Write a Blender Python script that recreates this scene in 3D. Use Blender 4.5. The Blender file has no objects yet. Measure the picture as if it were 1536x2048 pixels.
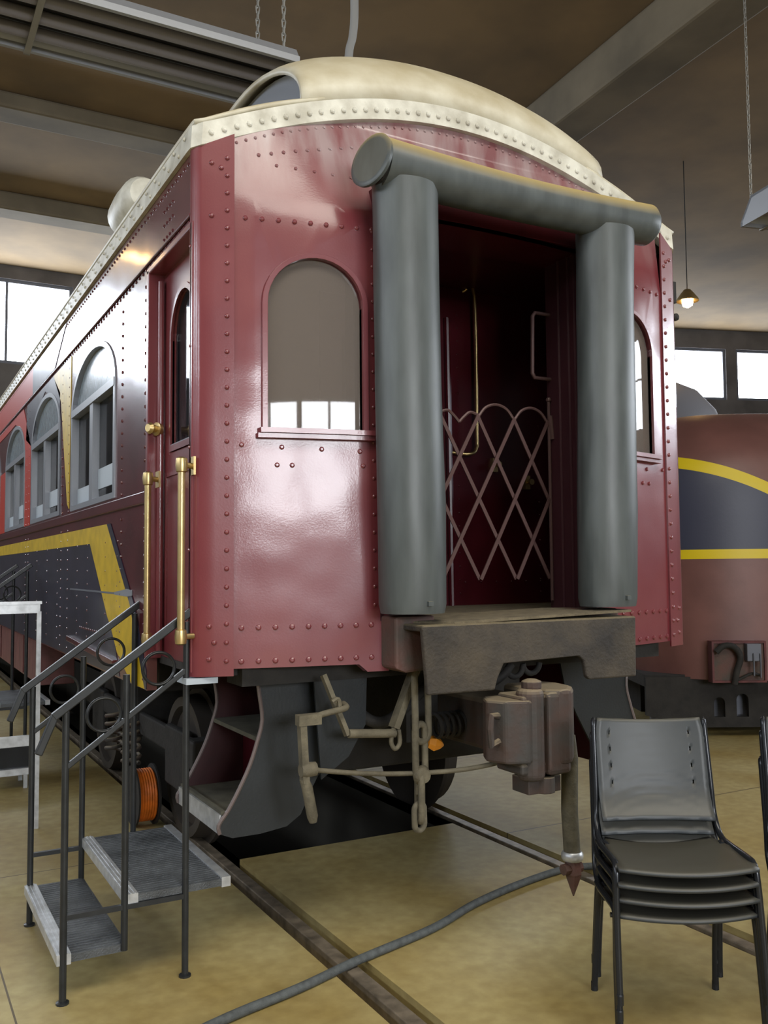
import bpy, bmesh, math, random
from mathutils import Vector, Matrix
from mathutils.geometry import tessellate_polygon
random.seed(7)
PI = math.pi
SC = bpy.context.scene
COL = SC.collection

# ------------------------------------------------------------------ materials
def mat(name, col, rough=.5, metal=0., var=0., vscale=6., bump=0., bscale=30., coat=0., spec=.5,
        dust=None, dust_amt=0., col2=None, emit=None, estr=0., stretch=None, dents=0.):
    m = bpy.data.materials.new(name); m.use_nodes = True
    nt = m.node_tree; N = nt.nodes; L = nt.links
    b = N['Principled BSDF']
    b.inputs['Roughness'].default_value = rough
    b.inputs['Metallic'].default_value = metal
    b.inputs['Specular IOR Level'].default_value = spec
    b.inputs['Coat Weight'].default_value = coat
    b.inputs['Coat Roughness'].default_value = .12
    c = (*col, 1)
    b.inputs['Base Color'].default_value = c
    if emit:
        b.inputs['Emission Color'].default_value = (*emit, 1); b.inputs['Emission Strength'].default_value = estr
    tc = N.new('ShaderNodeTexCoord'); src = tc.outputs['Object']
    if stretch:
        mp = N.new('ShaderNodeMapping'); mp.inputs['Scale'].default_value = stretch
        L.new(src, mp.inputs['Vector']); src = mp.outputs['Vector']
    out = None
    if var > 0:
        no = N.new('ShaderNodeTexNoise'); no.inputs['Scale'].default_value = vscale; no.inputs['Detail'].default_value = 6
        L.new(src, no.inputs['Vector'])
        rp = N.new('ShaderNodeMapRange'); rp.inputs['From Min'].default_value = .35; rp.inputs['From Max'].default_value = .68
        L.new(no.outputs['Fac'], rp.inputs['Value'])
        mx = N.new('ShaderNodeMix'); mx.data_type = 'RGBA'
        mx.inputs['A'].default_value = c
        k = col2 if col2 else tuple(x * (1 - var) for x in col)
        mx.inputs['B'].default_value = (*k, 1)
        L.new(rp.outputs['Result'], mx.inputs['Factor']); out = mx.outputs['Result']
    if dust:
        ge = N.new('ShaderNodeNewGeometry'); sx = N.new('ShaderNodeSeparateXYZ'); L.new(ge.outputs['Normal'], sx.inputs[0])
        mr = N.new('ShaderNodeMapRange'); mr.inputs['From Min'].default_value = .12; mr.inputs['From Max'].default_value = .8
        mr.inputs['To Max'].default_value = dust_amt
        L.new(sx.outputs['Z'], mr.inputs['Value'])
        mx = N.new('ShaderNodeMix'); mx.data_type = 'RGBA'
        if out: L.new(out, mx.inputs['A'])
        else: mx.inputs['A'].default_value = c
        mx.inputs['B'].default_value = (*dust, 1); L.new(mr.outputs['Result'], mx.inputs['Factor']); out = mx.outputs['Result']
    if out: L.new(out, b.inputs['Base Color'])
    nrm = None
    if dents > 0:
        no = N.new('ShaderNodeTexNoise'); no.inputs['Scale'].default_value = 3.2; no.inputs['Detail'].default_value = 1
        L.new(tc.outputs['Object'], no.inputs['Vector'])
        bp = N.new('ShaderNodeBump'); bp.inputs['Strength'].default_value = dents; bp.inputs['Distance'].default_value = .05
        L.new(no.outputs['Fac'], bp.inputs['Height']); nrm = bp.outputs['Normal']
    if bump > 0:
        no = N.new('ShaderNodeTexNoise'); no.inputs['Scale'].default_value = bscale; no.inputs['Detail'].default_value = 4
        L.new(src, no.inputs['Vector'])
        bp = N.new('ShaderNodeBump'); bp.inputs['Strength'].default_value = bump; bp.inputs['Distance'].default_value = .01
        L.new(no.outputs['Fac'], bp.inputs['Height'])
        if nrm: L.new(nrm, bp.inputs['Normal'])
        nrm = bp.outputs['Normal']
    if nrm:
        L.new(nrm, b.inputs['Normal'])
        if coat: L.new(nrm, b.inputs['Coat Normal'])
    return m

def glass(name, tint, trans, rough=.04, body=(.1, .1, .1)):
    m = bpy.data.materials.new(name); m.use_nodes = True
    nt = m.node_tree; N = nt.nodes; L = nt.links
    out = N['Material Output']; b = N['Principled BSDF']
    b.inputs['Base Color'].default_value = (*body, 1); b.inputs['Roughness'].default_value = rough
    b.inputs['Coat Weight'].default_value = .3
    b.inputs['Coat Roughness'].default_value = .02
    t = N.new('ShaderNodeBsdfTransparent'); t.inputs['Color'].default_value = (*tint, 1)
    x = N.new('ShaderNodeMixShader'); x.inputs['Fac'].default_value = trans
    L.new(b.outputs[0], x.inputs[1]); L.new(t.outputs[0], x.inputs[2]); L.new(x.outputs[0], out.inputs['Surface'])
    return m

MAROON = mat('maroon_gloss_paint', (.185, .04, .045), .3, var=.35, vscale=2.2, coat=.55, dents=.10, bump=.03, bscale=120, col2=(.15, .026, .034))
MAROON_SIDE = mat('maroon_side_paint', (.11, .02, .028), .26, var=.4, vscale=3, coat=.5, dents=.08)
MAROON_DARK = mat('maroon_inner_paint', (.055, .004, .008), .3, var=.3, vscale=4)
CHEEK_RED = mat('dark_red_step_side', (.045, .008, .009), .5, var=.4, vscale=6)
MAROON_MATT = mat('maroon_dull_paint', (.13, .03, .03), .6, var=.5, vscale=7)
NAVY = mat('navy_paint', (.03, .03, .055), .33, var=.3, vscale=5, coat=.3, dents=.08)
RED = mat('bright_red_paint', (.55, .04, .02), .35, coat=.3)
YELLOW = mat('yellow_stripe_paint', (.62, .42, .012), .42, var=.25, vscale=9)
CREAM = mat('cream_roof_paint', (.60, .57, .46), .5, var=.5, vscale=5, col2=(.40, .35, .24), dust=(.42, .35, .2), dust_amt=.55, bump=.05, bscale=30)
CREAM_BAND = mat('cream_band_paint', (.66, .65, .57), .5, var=.4, vscale=9, col2=(.42, .40, .33), bump=.1, bscale=60)
RUBBER = mat('grey_rubber_sheet', (.085, .098, .1), .42, var=.35, vscale=4, stretch=(3, 3, .7), dust=(.42, .32, .13), dust_amt=1.0, dents=.05)
RUSTY = mat('rusted_steel', (.066, .052, .035), .75, var=.6, vscale=5, col2=(.022, .019, .017), bump=.5, bscale=60, dust=(.24, .19, .1), dust_amt=.6)
RUST_RED = mat('rusted_maroon_steel', (.12, .05, .04), .7, var=.6, vscale=6, col2=(.06, .05, .04), bump=.3, bscale=60)
DUSTY_IRON = mat('dusty_iron', (.155, .135, .09), .8, var=.45, vscale=14, bump=.3, bscale=90)
CAST = mat('cast_iron_coupler', (.040, .036, .032), .65, var=.5, vscale=8, col2=(.055, .03, .022), bump=.3, bscale=28, dust=(.3, .24, .15), dust_amt=.6)
STEEL_BLUE = mat('grey_blue_steel', (.13, .14, .17), .5, metal=.3)
STEP_GREY = mat('charcoal_step_plate', (.016, .02, .023), .5, var=.3, vscale=4, bump=.1, bscale=80, dents=.1)
EDGE_IRON = mat('worn_edge_iron', (.13, .1, .095), .45)
UNDER = mat('underframe_black', (.022, .02, .018), .8, var=.5, vscale=9, bump=.3, bscale=40)
TREAD_DUST = mat('dusty_tread', (.09, .085, .06), .85, var=.4, vscale=9)
BRASS = mat('polished_brass', (.62, .47, .22), .36, metal=.9, var=.2, vscale=15)
GLASS_END = glass('reflective_window_glass', (.8, .8, .8), .38, .02, (.20, .17, .15))
GLASS_CLEAR = glass('clear_door_glass', (.9, .92, .95), .85, .03, (.1, .1, .1))
GLASS_SIDE = glass('dim_side_glass', (.6, .62, .65), .5, .04, (.02, .024, .03))
FROST = mat('frosted_fanlight_glass', (.36, .44, .5), .22, var=.6, vscale=22, stretch=(1, 6, 1), coat=.3)
SASH = mat('pale_grey_sash', (.24, .26, .30), .35, coat=.2)
BLIND = mat('pale_window_blind', (.42, .48, .54), .6)
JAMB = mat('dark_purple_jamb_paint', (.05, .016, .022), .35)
GATE = mat('dull_mauve_gate_steel', (.10, .055, .052), .5, metal=.2)
MAT_DOOR = mat('gangway_mat', (.16, .13, .08), .9, var=.4, vscale=20, bump=.4, bscale=120)
BLACK_PAINT = mat('black_satin_steel', (.03, .033, .036), .38, metal=.3, var=.3, vscale=15)
ALU = mat('aluminium_nosing', (.58, .6, .62), .4, metal=.6, var=.3, vscale=20)
TREAD = mat('grey_tread_plate', (.12, .13, .14), .4, metal=.3, var=.5, vscale=6, bump=.3, bscale=140)
CHAIR_PL = mat('charcoal_chair_plastic', (.045, .052, .058), .45, var=.15, vscale=10, dust=(.06, .053, .034), dust_amt=.7)
CHAIR_FR = mat('black_chair_tube', (.018, .02, .024), .25, metal=.3)
ORANGE = mat('orange_cord', (.85, .2, .015), .5, var=.4, vscale=14, stretch=(1, 1, 1))
HOSE = mat('grey_floor_hose', (.09, .1, .1), .7, var=.4, vscale=30, bump=.3, bscale=200)
HALL_BROWN = mat('brown_ceiling', (.21, .14, .066), .85, var=.5, vscale=.7, col2=(.12, .082, .042), bump=.1, bscale=8)
BEAM = mat('ceiling_beam', (.155, .125, .08), .85, var=.4, vscale=1.2)
WALLM = mat('hall_wall', (.13, .12, .12), .85, var=.4, vscale=1.5)
MULL = mat('window_mullion', (.12, .13, .16), .6)
DAY = mat('bright_daylight_pane', (.8, .85, .9), .3, emit=(.84, .91, 1.0), estr=17.0)
DAY_SOFT = mat('daylight_pane_front', (.8, .85, .9), .3, emit=(.93, .96, 1.0), estr=27.0)
LAMP = mat('luminaire_grey', (.30, .31, .33), .4, metal=.3)
LAMP_IN = mat('luminaire_inner', (.06, .06, .07), .5)
TUBE = mat('unlit_tube', (.2, .19, .21), .4)
CHAIN = mat('galvanised_chain', (.3, .29, .26), .5, metal=.5)
WARM = mat('warm_bulb', (1, .8, .5), .3, emit=(1, .62, .25), estr=60)
RAILST = mat('embedded_rail_steel', (.27, .22, .16), .5, metal=.4, var=.6, vscale=12)
PITM = mat('dark_pit_concrete', (.05, .045, .035), .9)
PIPEM = mat('grey_pipe', (.3, .3, .29), .5)
AMBER = mat('amber_plastic', (.85, .32, .03), .35, emit=(1, .4, .05), estr=0)
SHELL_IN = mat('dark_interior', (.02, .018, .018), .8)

def floor_mat():
    m = bpy.data.materials.new('ochre_concrete'); m.use_nodes = True
    nt = m.node_tree; N = nt.nodes; L = nt.links; b = N['Principled BSDF']
    tc = N.new('ShaderNodeTexCoord')
    n1 = N.new('ShaderNodeTexNoise'); n1.inputs['Scale'].default_value = 1.1; n1.inputs['Detail'].default_value = 5
    n2 = N.new('ShaderNodeTexNoise'); n2.inputs['Scale'].default_value = 14; n2.inputs['Detail'].default_value = 8
    for n in (n1, n2): L.new(tc.outputs['Object'], n.inputs['Vector'])
    r = N.new('ShaderNodeValToRGB'); e = r.color_ramp.elements
    e[0].position = .3; e[0].color = (.31, .225, .07, 1); e[1].position = .72; e[1].color = (.44, .378, .185, 1)
    L.new(n1.outputs['Fac'], r.inputs['Fac'])
    mx = N.new('ShaderNodeMix'); mx.data_type = 'RGBA'; mx.blend_type = 'MULTIPLY'
    mr = N.new('ShaderNodeMapRange'); mr.inputs['From Min'].default_value = .35; mr.inputs['From Max'].default_value = .7
    mr.inputs['To Min'].default_value = .45; mr.inputs['To Max'].default_value = 0
    L.new(n2.outputs['Fac'], mr.inputs['Value']); L.new(mr.outputs['Result'], mx.inputs['Factor'])
    L.new(r.outputs['Color'], mx.inputs['A']); mx.inputs['B'].default_value = (.55, .48, .4, 1)
    # thin dark lines across the slab; those right of the track are expansion joints
    sx = N.new('ShaderNodeSeparateXYZ'); L.new(tc.outputs['Object'], sx.inputs[0])
    def band(axis, c, w, axis2, lo, hi):
        def mth(op, a, v):
            q = N.new('ShaderNodeMath'); q.operation = op
            L.new(a, q.inputs[0]); q.inputs[1].default_value = v; return q.outputs[0]
        d = mth('ABSOLUTE', mth('SUBTRACT', sx.outputs[axis], c), 0)
        f = mth('LESS_THAN', d, w)
        g = mth('GREATER_THAN', sx.outputs[axis2], lo); h = mth('LESS_THAN', sx.outputs[axis2], hi)
        q = N.new('ShaderNodeMath'); q.operation = 'MULTIPLY'; L.new(f, q.inputs[0]); L.new(g, q.inputs[1])
        q2 = N.new('ShaderNodeMath'); q2.operation = 'MULTIPLY'; L.new(q.outputs[0], q2.inputs[0]); L.new(h, q2.inputs[1])
        return q2.outputs[0]
    cur = mx.outputs['Result']
    for args in (('Y', 1.02, .006, 'X', .9, 30), ('Y', 1.76, .005, 'X', -30, -.9), ('X', -2.16, .004, 'Y', -30, .7), ('Y', 3.1, .006, 'X', .9, 30)):
        mj = N.new('ShaderNodeMix'); mj.data_type = 'RGBA'; L.new(band(*args), mj.inputs['Factor'])
        L.new(cur, mj.inputs['A']); mj.inputs['B'].default_value = (.1, .075, .04, 1); cur = mj.outputs['Result']
    L.new(cur, b.inputs['Base Color'])
    b.inputs['Roughness'].default_value = .55
    bp = N.new('ShaderNodeBump'); bp.inputs['Strength'].default_value = .15; bp.inputs['Distance'].default_value = .01
    L.new(n2.outputs['Fac'], bp.inputs['Height']); L.new(bp.outputs['Normal'], b.inputs['Normal'])
    return m
FLOOR = floor_mat()

def pale_upward(m, z0, z1, col):  # mixes in a paler colour towards the top, broken up by noise
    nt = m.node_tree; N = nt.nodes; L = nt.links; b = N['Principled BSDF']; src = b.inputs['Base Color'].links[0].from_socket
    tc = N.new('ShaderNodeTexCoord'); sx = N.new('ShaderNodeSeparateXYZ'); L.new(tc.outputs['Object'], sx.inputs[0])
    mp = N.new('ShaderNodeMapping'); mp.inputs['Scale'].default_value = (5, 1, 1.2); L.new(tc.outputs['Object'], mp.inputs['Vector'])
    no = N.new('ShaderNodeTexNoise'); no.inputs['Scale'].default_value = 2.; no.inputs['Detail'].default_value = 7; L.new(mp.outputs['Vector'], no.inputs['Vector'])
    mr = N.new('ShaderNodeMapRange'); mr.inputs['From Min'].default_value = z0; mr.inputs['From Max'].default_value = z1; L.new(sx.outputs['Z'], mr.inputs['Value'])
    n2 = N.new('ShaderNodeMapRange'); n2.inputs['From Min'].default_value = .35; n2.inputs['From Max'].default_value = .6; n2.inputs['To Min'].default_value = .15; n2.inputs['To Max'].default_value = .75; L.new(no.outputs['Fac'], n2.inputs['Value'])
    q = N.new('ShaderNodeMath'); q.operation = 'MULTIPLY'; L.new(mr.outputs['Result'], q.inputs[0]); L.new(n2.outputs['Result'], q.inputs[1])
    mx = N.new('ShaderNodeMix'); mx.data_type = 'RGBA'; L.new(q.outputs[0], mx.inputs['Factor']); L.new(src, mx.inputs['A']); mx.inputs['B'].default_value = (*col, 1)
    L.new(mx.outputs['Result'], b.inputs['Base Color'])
MAROON_END = mat('maroon_end_paint_pale_top', (.185, .04, .045), .3, var=.35, vscale=2.2, coat=.55, dents=.2, bump=.03, bscale=120, col2=(.15, .026, .034))
pale_upward(MAROON_END, 3.42, 3.7, (.36, .29, .29))

# ------------------------------------------------------------------ mesh helpers
def new(): return bmesh.new()
def obj(name, bm, m, parent=None, smooth=None, solid=0, bevel=0, offset=0):
    bmesh.ops.recalc_face_normals(bm, faces=bm.faces[:])
    me = bpy.data.meshes.new(name); bm.to_mesh(me); bm.free()
    me.materials.append(m)
    o = bpy.data.objects.new(name, me); COL.objects.link(o)
    if parent is not None: o.parent = parent
    if smooth:
        me.polygons.foreach_set('use_smooth', [True] * len(me.polygons))
        me.set_sharp_from_angle(angle=math.radians(smooth))
    if solid:
        s = o.modifiers.new('thick', 'SOLIDIFY'); s.thickness = solid; s.offset = offset
    if bevel:
        s = o.modifiers.new('bev', 'BEVEL'); s.width = bevel; s.segments = 2; s.limit_method = 'ANGLE'
    return o
def tag(o, label, cat, group=None):
    o['label'] = label; o['category'] = cat
    if group: o['group'] = group
    return o
def thing(name, label, cat, loc=(0, 0, 0), rz=0, group=None):
    o = bpy.data.objects.new(name, None); COL.objects.link(o); o.location = loc; o.rotation_euler = (0, 0, rz)
    return tag(o, label, cat, group)
def struct(name, bm, m, parent=None, **k):
    o = obj(name, bm, m, parent, **k)
    if parent is None: o['kind'] = 'structure'
    return o
def box(bm, x0, x1, y0, y1, z0, z1):
    v = [bm.verts.new(p) for p in ((x0,y0,z0),(x1,y0,z0),(x1,y1,z0),(x0,y1,z0),(x0,y0,z1),(x1,y0,z1),(x1,y1,z1),(x0,y1,z1))]
    for f in ((0,3,2,1),(4,5,6,7),(0,1,5,4),(1,2,6,5),(2,3,7,6),(3,0,4,7)): bm.faces.new([v[i] for i in f])
    return v
def obox(bm, p0, p1, w, h, up=(0, 0, 1)):
    """a bar of rectangular section from p0 to p1"""
    p0, p1 = Vector(p0), Vector(p1); d = (p1 - p0).normalized(); u = Vector(up)
    s = d.cross(u)
    if s.length < 1e-4: s = d.cross(Vector((1, 0, 0)))
    s.normalize(); u = s.cross(d).normalized()
    v = [bm.verts.new(p + s * a * w / 2 + u * b * h / 2) for p in (p0, p1) for a, b in ((-1,-1),(1,-1),(1,1),(-1,1))]
    for f in ((3,2,1,0),(4,5,6,7),(0,1,5,4),(1,2,6,5),(2,3,7,6),(3,0,4,7)): bm.faces.new([v[i] for i in f])
def tube(bm, pts, r, seg=10, closed=False, caps=True):
    pts = [Vector(p) for p in pts]; n = len(pts); rr = r if isinstance(r, (list, tuple)) else [r] * n
    rings = []; prev = None
    for i, p in enumerate(pts):
        if closed: d = pts[(i + 1) % n] - pts[i - 1]
        elif i == 0: d = pts[1] - p
        elif i == n - 1: d = p - pts[-2]
        else: d = (pts[i + 1] - p).normalized() + (p - pts[i - 1]).normalized()
        d.normalize()
        if prev is None:
            a = d.cross(Vector((0, 0, 1)))
            if a.length < 1e-3: a = d.cross(Vector((1, 0, 0)))
        else: a = prev - d * prev.dot(d)
        a.normalize(); prev = a; b = d.cross(a)
        rings.append([bm.verts.new(p + (a * math.cos(t) + b * math.sin(t)) * rr[i]) for t in [2 * PI * k / seg for k in range(seg)]])
    m = n if closed else n - 1
    for i in range(m):
        A, B = rings[i], rings[(i + 1) % n]
        for k in range(seg): bm.faces.new((A[k], A[(k + 1) % seg], B[(k + 1) % seg], B[k]))
    if caps and not closed:
        bm.faces.new(rings[0][::-1]); bm.faces.new(rings[-1])
def arc(c, r, a0, a1, n, ax='xz'):
    out = []
    for k in range(n + 1):
        a = a0 + (a1 - a0) * k / n; p = [c[0], c[1], c[2]]
        p['xyz'.index(ax[0])] += r * math.cos(a); p['xyz'.index(ax[1])] += r * math.sin(a); out.append(tuple(p))
    return out
def smoothpath(pts, n=6):
    P = [Vector(p) for p in pts]; P = [P[0] * 2 - P[1]] + P + [P[-1] * 2 - P[-2]]; out = []
    for i in range(1, len(P) - 2):
        for k in range(n):
            t = k / n; a, b, c, d = P[i - 1:i + 3]
            out.append(.5 * ((2 * b) + (c - a) * t + (2 * a - 5 * b + 4 * c - d) * t * t + (3 * b - a - 3 * c + d) * t ** 3))
    return out + [P[-2]]
def lathe(bm, prof, seg=24, org=(0, 0, 0), axis=(0, 0, 1)):
    """prof: list of (r, h) turned about axis through org"""
    q = Vector((0, 0, 1)).rotation_difference(Vector(axis)); o = Vector(org); rings = []
    for r, h in prof:
        rings.append([bm.verts.new(o + q @ Vector((r * math.cos(2 * PI * k / seg), r * math.sin(2 * PI * k / seg), h))) for k in range(seg)])
    for A, B in zip(rings, rings[1:]):
        for k in range(seg): bm.faces.new((A[k], A[(k + 1) % seg], B[(k + 1) % seg], B[k]))
    bm.faces.new(rings[0][::-1]); bm.faces.new(rings[-1])
def poly(bm, f, outer, holes=()):
    """flat polygon with holes; f maps the 2D point to 3D"""
    loops = [outer] + list(holes)
    tr = tessellate_polygon([[Vector((a, b, 0)) for a, b in l] for l in loops])
    flat = [p for l in loops for p in l]; v = [bm.verts.new(f(*p)) for p in flat]
    for t in tr:
        try: bm.faces.new([v[i] for i in t])
        except ValueError: pass
def prism(bm, f, outer, d, holes=()):
    """polygon extruded by vector d"""
    b2 = new(); poly(b2, f, outer, holes)
    ex = bmesh.ops.extrude_face_region(b2, geom=b2.faces[:])
    for g in ex['geom']:
        if isinstance(g, bmesh.types.BMVert): g.co += Vector(d)
    merge(bm, b2)
def merge(bm, b2):
    mp = {v: bm.verts.new(v.co) for v in b2.verts}
    for fc in b2.faces:
        try: bm.faces.new([mp[v] for v in fc.verts])
        except ValueError: pass
    b2.free()
def rivet(bm, p, n, r=.013):
    n = Vector(n).normalized(); a = n.orthogonal().normalized(); b = n.cross(a); p = Vector(p)
    rs = [[bm.verts.new(p + (a * math.cos(2 * PI * k / 8) + b * math.sin(2 * PI * k / 8)) * rr + n * h) for k in range(8)] for rr, h in ((r, -.002), (r * .85, r * .42), (r * .42, r * .72))]
    for A, B in zip(rs, rs[1:]):
        for k in range(8): bm.faces.new((A[k], A[(k + 1) % 8], B[(k + 1) % 8], B[k]))
    bm.faces.new(rs[-1])
def archpts(x0, x1, z0, zs, n=18, rise=None):
    """outline of an opening with a round top: sill z0, spring zs"""
    c = (x0 + x1) / 2; r = (x1 - x0) / 2; rz = rise or r
    return [(x0, z0), (x1, z0)] + [(c + r * math.cos(a), zs + rz * math.sin(a)) for a in [PI * k / n for k in range(n + 1)]]
def frame_ring(bm, f, outer, inner, d):
    """a moulding between two outlines with equal point counts"""
    n = len(outer); d = Vector(d)
    A = [bm.verts.new(f(*p)) for p in outer]; B = [bm.verts.new(f(*p)) for p in inner]
    A2 = [bm.verts.new(v.co + d) for v in A]; B2 = [bm.verts.new(v.co + d) for v in B]
    for i in range(n):
        j = (i + 1) % n
        for q in ((A[i], A[j], B[j], B[i]), (A2[i], B2[i], B2[j], A2[j]), (A[i], A2[i], A2[j], A[j]), (B[i], B[j], B2[j], B2[i])): bm.faces.new(q)

# ------------------------------------------------------------------ camera
cam = bpy.data.cameras.new('camera'); co = bpy.data.objects.new('camera', cam); COL.objects.link(co)
cam.sensor_fit = 'HORIZONTAL'; cam.sensor_width = 36; cam.lens = 1822.88 / 1536 * 36; cam.clip_end = 200
yw, pt, rl = math.radians(-28.876), math.radians(3.476), math.radians(-.482)
fw = Vector((-math.sin(yw) * math.cos(pt), math.cos(yw) * math.cos(pt), math.sin(pt)))
r0 = Vector((math.cos(yw), math.sin(yw), 0)); u0 = r0.cross(fw)
rt = r0 * math.cos(rl) + u0 * math.sin(rl); up = -r0 * math.sin(rl) + u0 * math.cos(rl)
CAM = Vector((-2.648, -3.856, 1.718))
co.matrix_world = Matrix.Translation(CAM) @ Matrix((rt, up, -fw)).transposed().to_4x4()
SC.camera = co

# ------------------------------------------------------------------ the hall
CEIL = 8.0
bm = new()
for x0, x1, y0, y1 in ((-14, -.93, -14, 16.2), (.93, 27, -14, 16.2), (-.75, .75, -14, 1.39)):
    poly(bm, lambda a, b: (a, b, 0), [(x0, y0), (x1, y0), (x1, y1), (x0, y1)])
for s in (-1, 1):    # flangeway grooves: bottom and sides
    a, b = sorted((s * .93, s * .75))
    poly(bm, lambda p, q: (p, q, -.07), [(a, -14), (b, -14), (b, 16.2), (a, 16.2)])
    for x in (a, b):
        v = [bm.verts.new(p) for p in ((x, -14, 0), (x, 16.2, 0), (x, 16.2, -.07), (x, -14, -.07))]; bm.faces.new(v)
struct('floor', bm, FLOOR)
bm = new()   # inspection pit between the rails
poly(bm, lambda a, b: (a, b, -1.1), [(-.75, 1.39), (.75, 1.39), (.75, 16.2), (-.75, 16.2)])
for pts in (((-.75, 1.39), (.75, 1.39)), ((-.75, 15.9), (.75, 15.9)), ((-.75, 1.39), (-.75, 16.2)), ((.75, 1.39), (.75, 16.2))):
    (a, b), (c, d) = pts; bm.faces.new([bm.verts.new(p) for p in ((a, b, 0), (c, d, 0), (c, d, -1.1), (a, b, -1.1))])
struct('floor_pit', bm, PITM)
for s, lab in ((-1, 'worn steel rail set in the floor groove crossed by the grey hose'), (1, 'worn steel rail set in the floor groove behind the chair stack')):
    bm = new(); box(bm, s * .835 - .033, s * .835 + .033, -13.9, 16, -.068, -.003)
    box(bm, s * .835 - .012, s * .835 + .012, -13.9, 16, -.07, -.06)
    tag(obj('track_rail', bm, RAILST, bevel=.008), lab, 'rail', 'carriage track rails')

bm = new(); poly(bm, lambda a, b: (a, b, CEIL), [(-14, -14), (27, -14), (27, 16.2), (-14, 16.2)])
struct('ceiling', bm, HALL_BROWN)
trims = []
def ceiling_beam(p0, p1, w, h):
    bm = new(); obox(bm, (*p0, CEIL - h / 2), (*p1, CEIL - h / 2), w, h)
    trims.append(struct('trim_%d' % (len(trims) + 1), bm, BEAM, bevel=.04))
ceiling_beam((-14, 8.9), (7.5, 8.9), .5, .22)
ceiling_beam((-14, 12.3), (9, 12.3), .5, .3)
ceiling_beam((4.05, -9), (5.9, 13.8), .6, .55)
ceiling_beam((-14, 4.2), (-1.5, 4.2), .4, .12)
# walls with high window strips
def wall_with_windows(tagname, p0, p1, wins, z_lo, z_hi, n0, material_pane, sill=True):
    """wall standing from p0 to p1 (xy); wins = list of (s0, s1) along it; returns window index"""
    P0, P1 = Vector((*p0, 0)), Vector((*p1, 0)); d = (P1 - P0).normalized(); Lw = (P1 - P0).length
    nrm = Vector((d.y, -d.x, 0))     # towards the room
    f = lambda a, b: P0 + d * a + Vector((0, 0, b))
    bm = new()
    prism(bm, f, [(0, 0), (Lw, 0), (Lw, CEIL), (0, CEIL)], -nrm * .3, [[(a, z_lo), (b, z_lo), (b, z_hi), (a, z_hi)] for a, b in wins])
    struct('wall_' + tagname, bm, WALLM)
    for a, b in wins:
        n0 += 1
        root = bpy.data.objects.new('window_%d' % n0, None); COL.objects.link(root); root['kind'] = 'structure'
        root.location = f((a + b) / 2, z_lo); q = root.location.copy()
        g = lambda s, z: f(s, z) - q - nrm * .12
        bm = new(); k = .07
        out = [(a, z_lo), (b, z_lo), (b, z_hi), (a, z_hi)]; inn = [(a + k, z_lo + k), (b - k, z_lo + k), (b - k, z_hi - k), (a + k, z_hi - k)]
        frame_ring(bm, g, out, inn, nrm * .08)
        m = max(1, round((b - a) / 1.3))
        for i in range(1, m):
            s = a + (b - a) * i / m; obox(bm, g(s, z_lo) + nrm * .04, g(s, z_hi) + nrm * .04, .05, .06, up=nrm)
        if z_hi - z_lo > 2:
            zz = z_lo + (z_hi - z_lo) * .55; obox(bm, g(a, zz) + nrm * .04, g(b, zz) + nrm * .04, .06, .05)
        obj('window_frame', bm, MULL, root)
        bm = new(); poly(bm, lambda s, z: g(s, z) + nrm * .02, inn)
        obj('window_pane', bm, material_pane, root)
    return n0
nw = 0
nw = wall_with_windows('north', (-14, 16), (7.5, 16), [(.6 + i * 2.9, 3.2 + i * 2.9) for i in range(7)], 5.95, 7.72, nw, DAY)
q = Vector((.951, -.309))
e = (7.5 + 12.7 * q.x, 16 - 12.7 * .309)
nw = wall_with_windows('east', (7.5, 16), e, [(2.2 + i * 2.05, 3.95 + i * 2.05) for i in range(5)], 6.12, 7.5, nw, DAY)
nw = wall_with_windows('south', (27, -14), (-14, -14), [(26.2 + i * 2.9, 28.8 + i * 2.9) for i in range(2)], 2.55, 5.1, nw, DAY_SOFT)
nw = wall_with_windows('west', (-14, -14), (-14, 16), [(4 + i * 5, 7 + i * 5) for i in range(4)], 5.6, 7.4, nw, DAY)
nw = wall_with_windows('far_east', e, (e[0], -14), [(9.5 + i * 3.0, 12.4 + i * 3.0) for i in range(5)], 5.2, 7.7, nw, DAY)

# ------------------------------------------------------------------ railway carriage
W = 1.465
car = thing('railway_carriage', 'old maroon riveted passenger carriage with cream roof and grey gangway tubes', 'train carriage')
def bow_c(z): return .26 if z < 3.3 else max(-.03, .26 - (z - 3.3) * .5)
def by(x, z=2.): return -bow_c(z) * max(0., 1 - (x / W) ** 2)
def bn(x, z=2.):
    d = 2 * bow_c(z) * x / W ** 2; return Vector((d, -1, 0)).normalized()
def ze(x): return 3.588 + .41 * max(0., 1 - (abs(x) / W) ** 2) ** 1.1

# end panel (one bowed sheet with gangway doorway and two arched windows)
xo = 1.305
top = [(xo - 2 * xo * k / 40, ze(xo - 2 * xo * k / 40)) for k in range(41)]
out = [(-xo, 1.285), (-.76, 1.285), (-.72, 1.25), (-.62, 1.25), (-.62, 3.4), (.62, 3.4), (.62, 1.25), (.72, 1.25), (.76, 1.285), (xo, 1.285)] + top
wl = archpts(-1.165, -.738, 2.335, 2.905); wr = archpts(.738, 1.165, 2.335, 2.905)
bm = new(); poly(bm, lambda a, b: (a, 0, b), out, [wl, wr])
for k in range(-14, 15):
    bmesh.ops.bisect_plane(bm, geom=bm.verts[:] + bm.edges[:] + bm.faces[:], plane_co=(k * .093, 0, 0), plane_no=(1, 0, 0))
for z in (3.3, 3.4, 3.5, 3.6, 3.7, 3.8, 3.9):
    bmesh.ops.bisect_plane(bm, geom=bm.verts[:] + bm.edges[:] + bm.faces[:], plane_co=(0, 0, z), plane_no=(0, 0, 1))
ex = bmesh.ops.extrude_face_region(bm, geom=bm.faces[:])
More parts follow.
